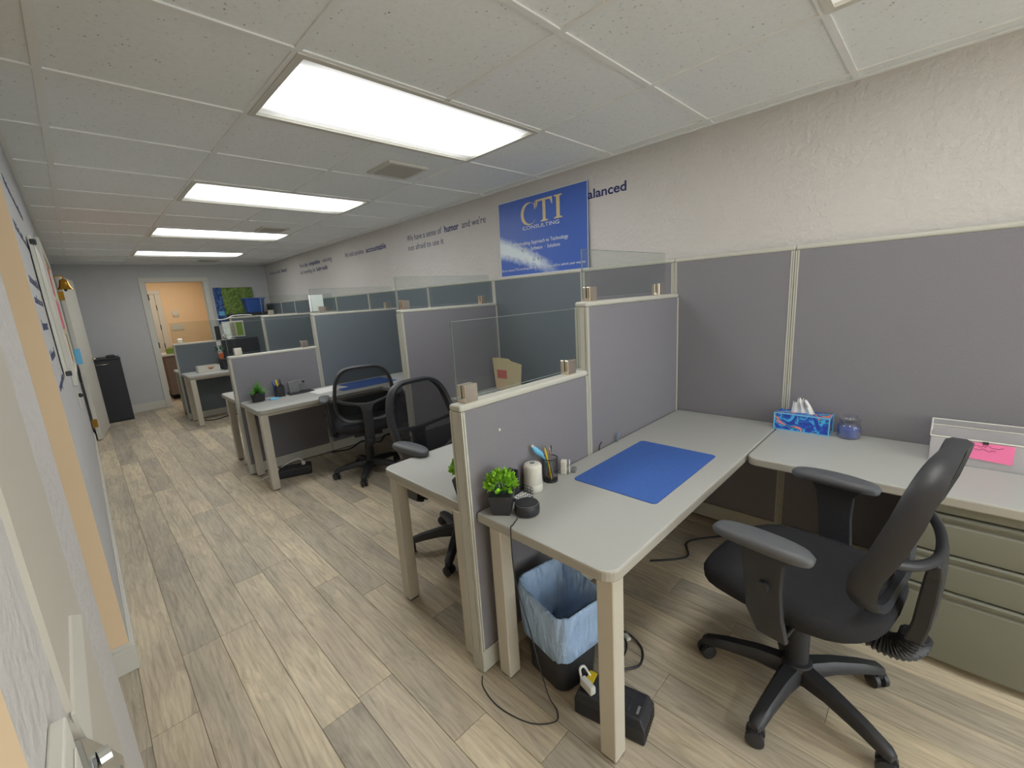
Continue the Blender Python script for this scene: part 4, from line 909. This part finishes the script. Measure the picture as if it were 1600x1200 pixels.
# green textile picture on the back wall
def textile(name, c1, c2, c3):
    m, nt, N, L, b = nodes_mat(name); tc = N.new('ShaderNodeTexCoord'); n = N.new('ShaderNodeTexNoise'); n.inputs['Scale'].default_value = 30; n.inputs['Detail'].default_value = 3
    L.new(tc.outputs['Object'], n.inputs[0]); r = ramp(N, [(.35, c1), (.5, c2), (.65, c3)]); L.new(n.outputs[0], r.inputs[0]); L.new(r.outputs[0], b.inputs['Base Color']); b.inputs['Roughness'].default_value = .9; return m
M['greenart'] = textile('green_canvas_print', (84, 112, 50), (114, 142, 70), (142, 160, 92)); M['blueart'] = textile('blue_canvas_print', (36, 62, 110), (60, 92, 150), (96, 126, 170))
t = thing('wall_canvas', (2.03, D - .02, 1.3), 'green and blue canvas on the back wall, right of the doorway', 'canvas')
B().box(1.745, 1.862, D - .032, D, 1.26, 1.868).build('blue_strip', 'blueart', t, bevel=.003, seg=1)
B().box(1.862, 2.33, D - .03, D, 1.26, 1.864).build('green_field', 'greenart', t, bevel=.003, seg=1)
B().box(1.77, 1.85, D - .0335, D - .032, 1.40, 1.47).build('print_mark', 'lightblue', t)
# far floor cables
cable('dark cable on the floor under the far desk', [(1.0, 7.1, .006), (1.12, 7.0, .006), (1.3, 7.08, .01), (1.5, 7.05, .006), (1.7, 7.12, .02)], .008, 'black')

# ================================================================== RIGHT WALL: POSTER AND LETTERING
def quote(label, rows):
    """rows: list of (list of (text, y_left, y_right, bold), baseline z, cap height)"""
    y = rows[0][0][0][1]; z = rows[0][1]
    t = thing('wall_lettering', (XW, y, z), label, 'lettering', 'navy sayings on the right wall')
    for words, z, h in rows:
        for (s_, ya_, yb_, bold) in words: letters(t, s_, (XW, ya_, z), ya_ - yb_, h, ROT_R, 'letterbold' if bold else 'letter', 0.018 if bold else 0.0)
quote('two-line wall saying about a sense of humor, left of the poster', [([('We have a sense of', 4.06, 3.46, 0), ('humor', 3.41, 3.20, 1), ("and we're", 3.15, 2.83, 0)], 2.040, .058), ([('not afraid to use it', 4.05, 3.44, 0)], 1.945, .055)])
quote('one-line wall saying ending in the bold word accountable', [([('We hold ourselves', 5.54, 5.03, 0), ('accountable', 4.97, 4.50, 1)], 2.030, .058)])
quote('two-line wall saying with the bold word competitive', [([('We are highly', 7.12, 6.80, 0), ('competitive', 6.76, 6.35, 1), ('- winning', 6.30, 5.95, 0)], 2.042, .058), ([("isn't everything, but", 7.12, 6.55, 0), ('losing sucks', 6.50, 6.12, 1)], 1.945, .058)])
quote('farthest short wall saying, next to the back corner', [([('We treat our clients', 8.58, 8.02, 0), ('best', 7.96, 7.70, 1)], 2.045, .058)])
quote('bold navy word balanced, partly hidden by the poster', [([('balanced', 1.842, 1.503, 1)], 2.026, .056)])
# poster board
def poster_mat():
    m, nt, N, L, b = nodes_mat('poster_print'); tc = N.new('ShaderNodeTexCoord'); sp = N.new('ShaderNodeSeparateXYZ'); L.new(tc.outputs['Object'], sp.inputs[0])
    def mth(op, a, c=None, d=None):
        n = N.new('ShaderNodeMath'); n.operation = op
        for i, v in enumerate((a, c, d)):
            if v is None: continue
            if isinstance(v, (int, float)): n.inputs[i].default_value = v
            else: L.new(v, n.inputs[i])
        return n.outputs[0]
    u = mth('MULTIPLY', sp.outputs[1], -1.0); v = sp.outputs[2]      # u: 0 left .. .87 right, v: 0 bottom .. .57 top
    c = mth('MULTIPLY_ADD', mth('POWER', u, 1.25), -0.42, 0.225)      # swoosh centre line
    dd = mth('ABSOLUTE', mth('SUBTRACT', v, c)); wd = mth('MULTIPLY_ADD', u, -0.07, 0.085)
    n = N.new('ShaderNodeTexNoise'); n.inputs['Scale'].default_value = 26; n.inputs['Detail'].default_value = 5; L.new(tc.outputs['Object'], n.inputs[0])
    e = mth('MULTIPLY_ADD', n.outputs[0], 0.07, -0.035); q = mth('SUBTRACT', wd, mth('ADD', dd, e))
    mr = N.new('ShaderNodeMapRange'); mr.inputs[1].default_value = -0.015; mr.inputs[2].default_value = 0.045; L.new(q, mr.inputs[0])
    fd = N.new('ShaderNodeMapRange'); fd.inputs[1].default_value = 0.62; fd.inputs[2].default_value = 0.40; L.new(u, fd.inputs[0])
    fac = mth('MULTIPLY', mr.outputs[0], fd.outputs[0])
    mx = N.new('ShaderNodeMix'); mx.data_type = 'RGBA'; L.new(fac, mx.inputs[0]); mx.inputs[6].default_value = lin((62, 98, 182)); mx.inputs[7].default_value = lin((214, 226, 232)); L.new(mx.outputs[2], b.inputs['Base Color'])
    b.inputs['Roughness'].default_value = .4; return m
M['poster'] = poster_mat(); M['posterink'] = mat('poster_white_ink', (222, 226, 232), .6, noise=.02)
PYL, PYR, PZB, PZT = 2.655, 1.785, HP + .002, 2.146
lean = math.atan2(0.012, PZT - PZB)
t = thing('poster', (XW - 0.026, PYL, PZB), 'blue poster with large gold letters standing on the back panels', 'poster')
pw, phh = PYL - PYR, PZT - PZB
def PB(b_): 
    o_ = b_; return o_
TL = Matrix.Rotation(lean, 3, 'Y')
o = B().box(0.0, 0.006, -pw, 0, 0, phh).build('board', 'poster', t, local=True); o.rotation_euler = (0, lean, 0)
b = B(); e_ = .004
for q in ((-pw, 0, 0, e_), (-pw, 0, phh - e_, phh), (-pw, -pw + e_, e_, phh - e_), (-e_, 0, e_, phh - e_)): b.box(-.0006, .0, q[0], q[1], q[2], q[3])
o = b.build('white_border', 'posterink', t, local=True); o.rotation_euler = (0, lean, 0)
def pl(body, u0, u1, v0, h, m, bold=0, name='print_line'):
    me = text_mesh(name, body, u1 - u0, h, bold, .0008); me.materials.append(M[m]); o_ = bpy.data.objects.new(name, me); COL.objects.link(o_); o_.parent = t
    o_.matrix_local = TL.to_4x4() @ Matrix.Translation((-0.0006, -u0, v0)) @ ROT_R.to_4x4()
pl('CONSULTING', 0.262, 0.622, 0.335, .026, 'posterink', .004)
pl('A Refreshing Approach to Technology', 0.150, 0.700, 0.225, .027, 'posterink', .006)
pl('Staffing  ·  Software  ·  Solutions', 0.200, 0.625, 0.180, .026, 'posterink', .006)
pl('Go to www.CTIConsulting.com to view our jobs and to submit your resume', 0.012, 0.845, 0.040, .018, 'posterink', .006)
pl('C T I', 0.355, 0.445, 0.100, .016, 'letter', .01)
def serif(name, polys):
    b_ = B()
    for poly in polys: b_.prism([(-p[0], p[1]) for p in poly], -.0016, -.0002, 'x')
    o_ = b_.build(name, 'gold', t, local=True); o_.rotation_euler = (0, lean, 0)
def arc(cx, cy, rx, ry, a0, a1, n=18): return [(cx + rx * math.cos(math.radians(a0 + (a1 - a0) * k / n)), cy + ry * math.sin(math.radians(a0 + (a1 - a0) * k / n))) for k in range(n + 1)]
zb_, zt_ = .372, .528
oc = arc(.330, .447, .082, .082, 48, 318, 26); ic = arc(.345, .447, .068, .074, 318, 48, 26)
b_ = B(); 
for k in range(26):
    p_, q_, r_, s_ = oc[k], oc[k + 1], ic[26 - k - 1], ic[26 - k]
    b_.prism([(-p_[0], p_[1]), (-q_[0], q_[1]), (-r_[0], r_[1]), (-s_[0], s_[1])], -.0016, -.0002, 'x')
b_.prism([(-.385, .508), (-.397, .530), (-.397, .472), (-.390, .472)], -.0016, -.0002, 'x')
o_ = b_.build('letter_c', 'gold', t, local=True); o_.rotation_euler = (0, lean, 0)
serif('letter_t', [[(.470, zb_ + .012), (.470, zt_ - .008), (.497, zt_ - .008), (.497, zb_ + .012)], [(.405, zt_ - .010), (.405, zt_ + .004), (.562, zt_ + .004), (.562, zt_ - .010)], [(.405, zt_ - .010), (.403, zt_ - .046), (.411, zt_ - .046), (.425, zt_ - .010)], [(.562, zt_ - .010), (.564, zt_ - .046), (.556, zt_ - .046), (.542, zt_ - .010)], [(.450, zb_), (.450, zb_ + .007), (.470, zb_ + .014), (.497, zb_ + .014), (.517, zb_ + .007), (.517, zb_)]])
serif('letter_i', [[(.600, zb_ + .012), (.600, zt_ - .008), (.630, zt_ - .008), (.630, zb_ + .012)], [(.578, zb_), (.578, zb_ + .007), (.600, zb_ + .014), (.630, zb_ + .014), (.652, zb_ + .007), (.652, zb_)], [(.578, zt_ + .004), (.578, zt_ - .003), (.600, zt_ - .010), (.630, zt_ - .010), (.652, zt_ - .003), (.652, zt_ + .004)]])

# ================================================================== LEFT WALL
def lquote(label, body, y0, y1, z, h, bold):
    t = thing('wall_lettering', (XLW, y0, z), label, 'lettering', 'navy sayings on the left wall')
    letters(t, body, (XLW, y0, z), y1 - y0, h, ROT_L, 'letterbold' if bold else 'letter', .018 if bold else 0)
lquote('top navy line of lettering on the left wall', 'We have a sense of humor', 2.45, 3.30, 1.93, .034, 0)
lquote('second navy line of lettering on the left wall', 'We hold ourselves', 2.36, 3.25, 1.76, .034, 0)
lquote('bold navy word on the left wall at the upper row of short words', 'accountable', 2.36, 2.97, 1.575, .040, 0)
lquote('lighter navy word below the bold upper word on the left wall', 'and we are', 2.34, 2.90, 1.50, .034, 0)
lquote('short navy word at eye level on the left wall', 'humor', 2.36, 2.80, 1.40, .040, 0)
lquote('navy word below eye level on the left wall', 'balanced', 2.36, 2.75, 1.285, .038, 0)
lquote('lowest navy word on the left wall, left of the board clip', 'competitive', 2.36, 2.95, 1.165, .036, 0)
# board with black clamps
t = thing('wall_board', (XLW, 3.35, 1.18), 'white wall board with black clamps on the left wall', 'board')
B().box(XLW + .004, XLW + .016, 3.02, 4.05, 1.17, 1.83).build('sheet', 'white', t, bevel=.002, seg=1)
B().box(XLW + .016, XLW + .020, 3.05, 3.07, 1.20, 1.80).build('edge_strip', 'trim', t)
for z in (1.80, 1.18):
    B().cbox((XLW + .020, 3.03, z), (.022, .03, .024)).build('clamp', 'black', t, bevel=.004); 
B().cbox((XLW + .005, 3.5, 1.5), (.01, .8, .3)).build('mount', 'gray', t)
t = thing('notice_board', (XLW, 5.0, 1.0), 'white framed notice board covered in small papers on the left wall', 'notice board')
B().box(XLW, XLW + .012, 4.25, 5.95, 1.05, 1.93).build('cork', 'manila', t)
b = B(); b.box(XLW, XLW + .024, 4.20, 4.25, 1.0, 1.98); b.box(XLW, XLW + .024, 5.95, 6.0, 1.0, 1.98); b.box(XLW, XLW + .024, 4.25, 5.95, 1.0, 1.05); b.box(XLW, XLW + .024, 4.25, 5.95, 1.93, 1.98); b.build('frame', 'white', t, bevel=.003, seg=1)
rnd = random.Random(4)
for k in range(5):
    for j in range(3):
        y_ = 4.30 + k * .33; z_ = 1.10 + j * .28; m = rnd.choice(['red', 'paper', 'greencard', 'pink', 'red', 'manila'])
        B().box(XLW + .012, XLW + .015, y_, y_ + .26, z_, z_ + .23).build('pinned_paper', m, t)
# wall dispenser, keys and switch
t = thing('wall_dispenser', (-.045, 5.6, 1.06), 'small light blue box hanging on the left wall before the white door', 'dispenser')
B().box(XLW + .024, XLW + .075, 6.05, 6.20, 1.02, 1.17).build('box', 'lightblue', t, bevel=.006)
B().box(XLW, XLW + .024, 6.08, 6.17, 1.04, 1.15).build('bracket', 'white', t)
t = thing('key_rack', (XLW, 6.4, .85), 'dark bunch of keys hanging on the left wall below the blue box', 'keys')
B().box(XLW, XLW + .012, 6.30, 6.50, 1.0, 1.04).build('rail', 'wood', t, bevel=.003, seg=1)
for k in range(3): B().tube(curve_pts([(XLW + .016, 6.33 + .06 * k, 1.01), (XLW + .026, 6.33 + .06 * k, .95), (XLW + .02, 6.34 + .06 * k, .84 - .02 * k)], 5), .009, 8).build('key', 'charcoal', t, smooth=True)
t = thing('switch_plate', (XLW, 4.5, .8), 'small white plate with a black knob low on the left wall', 'switch')
B().box(XLW, XLW + .008, 4.42, 4.52, .80, .93).build('plate', 'white', t, bevel=.003, seg=1)
B().sphere((XLW + .018, 4.47, .90), .016, 10, 6).build('knob', 'black', t, smooth=True)
# brass bell on a bracket
t = thing('brass_bell', (0.0, 6.55, 1.85), 'brass bell hanging from a bracket on the left wall by the white door', 'bell')
shade(B().lathe([(.062, -.075), (.058, -.066), (.045, -.045), (.038, -.01), (.034, .015), (.022, .03), (.006, .034)], (0, 0, 0), 24).build('bell', 'brass', t, local=True), .9)
B().sphere((0, 0, -.082), .013, 10, 6).build('clapper', 'charcoal', t, local=True, smooth=True)
b = B(); b.tube(curve_pts([(-.082, 0, .02), (-.05, 0, .055), (0, 0, .058), (0, 0, .032)], 6), .006, 8); b.build('bracket', 'brass', t, local=True, smooth=True)
B().box(-.085, -.076, -.03, .03, -.13, .075).build('mount_plate', 'wood', t, local=True)
# white door leaf standing ajar
dl = thing('door_1', (-.06, 7.20, 0), 'white door standing ajar from the left wall near the dark cabinet', 'door')
dl['kind'] = 'structure'; dl.rotation_euler = (0, 0, math.radians(90 - 7.6))
B().box(0, .80, -.04, 0, .012, 1.96).build('leaf', 'white', dl, local=True, bevel=.003, seg=1)
for z in (.22, 1.0, 1.74): B().box(-.004, .002, -.036, .012, z - .05, z + .05).build('hinge', 'brass', dl, local=True)
b = B(); b.tube([(.73, -.04, .95), (.73, -.075, .95)], .012, 10); b.tube([(.73, -.075, .95), (.63, -.075, .95)], .009, 8); b.build('lever_handle', 'steel', dl, local=True, smooth=True)
# dark cabinet by the back wall
t = thing('dark_cabinet', (.225, 8.54, 0), 'charcoal cabinet with a thin silver handle against the back wall', 'cabinet')
B().box(.075, .365, 8.285, 8.81, 0, .892).build('body', 'charcoal', t, bevel=.003, seg=1)
B().box(.07, .37, 8.275, 8.815, .893, .912).build('top', 'charcoal', t, bevel=.003, seg=1)
dr = B().box(.08, .36, 8.268, 8.285, .03, .885).build('door', 'charcoal', t, bevel=.002, seg=1)
B().tube([(.10, 8.26, .835), (.23, 8.26, .835)], .006, 8).build('handle', 'steel', dr, smooth=True)
t = thing('desk_box', (.30, 8.45, .912), 'small black box on top of the charcoal cabinet', 'box')
B().box(.225, .325, 8.38, 8.52, .912, .942).build('box', 'black', t, bevel=.005)
B().box(.235, .315, 8.39, 8.51, .9425, .95).build('lid', 'black', t, bevel=.003)

# near left: door casing, white cover and latch on the wall beside the camera
FX = XLW + .004
yb0, yb1 = 0.638, 0.969
tr = B(); tr.box(XLW, FX, yb0, yb1, 0, 2.2); tr.box(XLW, FX + .0015, yb0 - .005, yb0 - .0005, 0, 2.2)
struct(tr.build('trim_2', 'beige'))
def nl(y, z, k): return (y * k, CZ + (z - CZ) * k)
t = thing('cover_strip', (FX, .78, .9), 'white slanted plastic cover on the wall at the lower left edge', 'cover')
B().prism([nl(.709, 1.075, 1.16), nl(.804, 1.024, 1.16), nl(.575, .985, 1.16), nl(.540, 1.06, 1.16)], FX, FX + .003, 'x').build('cover', 'white', t)
FX = FX + .004
t = thing('door_latch', (FX, .68, .85), 'metal door latch bracket at the bottom left corner', 'latch')
B().prism([(.586, 1.0), (.62, .975), (.875, .73), (.84, .705), (.62, .92), (.586, .955)], FX - .004, FX + .003, 'x').build('plate', 'chrome', t, bevel=.001, seg=1)
B().tube([(FX + .004, .64, .925), (FX + .014, .642, .925)], .010, 10).build('post', 'chrome', t)
for yy, zz in ((.60, .955), (.79, .775)): B().tube([(FX + .004, yy, zz), (FX + .0065, yy, zz)], .005, 8).build('screw', 'gray', t)
t = thing('wall_box', (XLW, .5, 1.0), 'white wall box at the bottom left corner of the picture', 'switch box')
B().box(XLW, XLW + .012, .43, .545, .72, 1.06).build('box', 'white', t, bevel=.002)
B().box(XLW + .012, XLW + .014, .445, .53, .80, 1.035).build('cover_plate', 'white', t, bevel=.001, seg=1)

# ================================================================== KITCHEN BEYOND THE BACK DOORWAY
t = thing('kitchen_light', (1.2, 9.75, H), 'warm ceiling lamp in the room beyond the back doorway', 'ceiling light')
B().box(.8, 1.6, 9.5, 10.0, H - .03, H + .02).build('housing', 'white', t)
B().box(.83, 1.57, 9.53, 9.97, H - .034, H - .03).build('diffuser', 'warmlamp', t)
dd = thing('door_2', (.66, 10.58, 0), 'pale inner door on the far wall of the lit room', 'door'); dd['kind'] = 'structure'
B().box(.42, 1.14, 10.565, 10.595, .01, 1.86).build('leaf', 'white', dd, bevel=.003, seg=1)
for z0_, z1_ in ((.15, .85), (.98, 1.72)): B().box(.53, 1.03, 10.557, 10.565, z0_, z1_).build('door_panel', 'white', dd, bevel=.006)
b = B(); b.box(1.145, 1.235, 10.57, 10.6, 0, 1.864); b.box(.33, .415, 10.57, 10.6, 0, 1.864); b.box(.33, 1.235, 10.57, 10.6, 1.865, 1.94); b.build('casing', 'white', dd, bevel=.003, seg=1)
for z in (.9, 1.25, 1.62): B().box(1.138, 1.15, 10.555, 10.57, z - .05, z + .05).build('hinge', 'charcoal', dd)
t = thing('thermostat', (1.41, 10.59, 1.46), 'round white thermostat on the peach wall beyond the doorway', 'thermostat')
B().tube([(1.41, 10.6, 1.50), (1.41, 10.575, 1.50)], .055, 20).build('dial', 'white', t)
B().box(1.36, 1.46, 10.59, 10.6, 1.42, 1.47).build('base', 'white', t)
tag(B().box(1.31, 1.50, 10.59, 10.6, 1.17, 1.29).build('switch_plate', 'white', bevel=.003, seg=1), 'wide white switch plate below the thermostat', 'switch')
t = thing('kitchen_counter', (1.22, 9.78, 0), 'low brown kitchen counter with a pale top beyond the doorway', 'counter')
B().box(.985, 1.60, 9.52, 10.1, .08, .765).build('cabinet', 'taupe', t, bevel=.003, seg=1)
B().box(1.0, 1.59, 9.56, 10.1, 0, .08).build('plinth', 'dark', t)
B().box(.93, 1.61, 9.48, 10.12, .766, .80).build('top', 'white', t, bevel=.004)
t = thing('green_carton', (1.12, 9.62, .80), 'small green carton on the kitchen counter', 'carton')
B().box(1.04, 1.19, 9.55, 9.68, .80, .895).build('carton', 'greencard', t, bevel=.002, seg=1)
B().prism([(1.04, .895), (1.19, .895), (1.15, .935), (1.07, .925)], 9.56, 9.66, 'y').build('flap', 'manila', t)
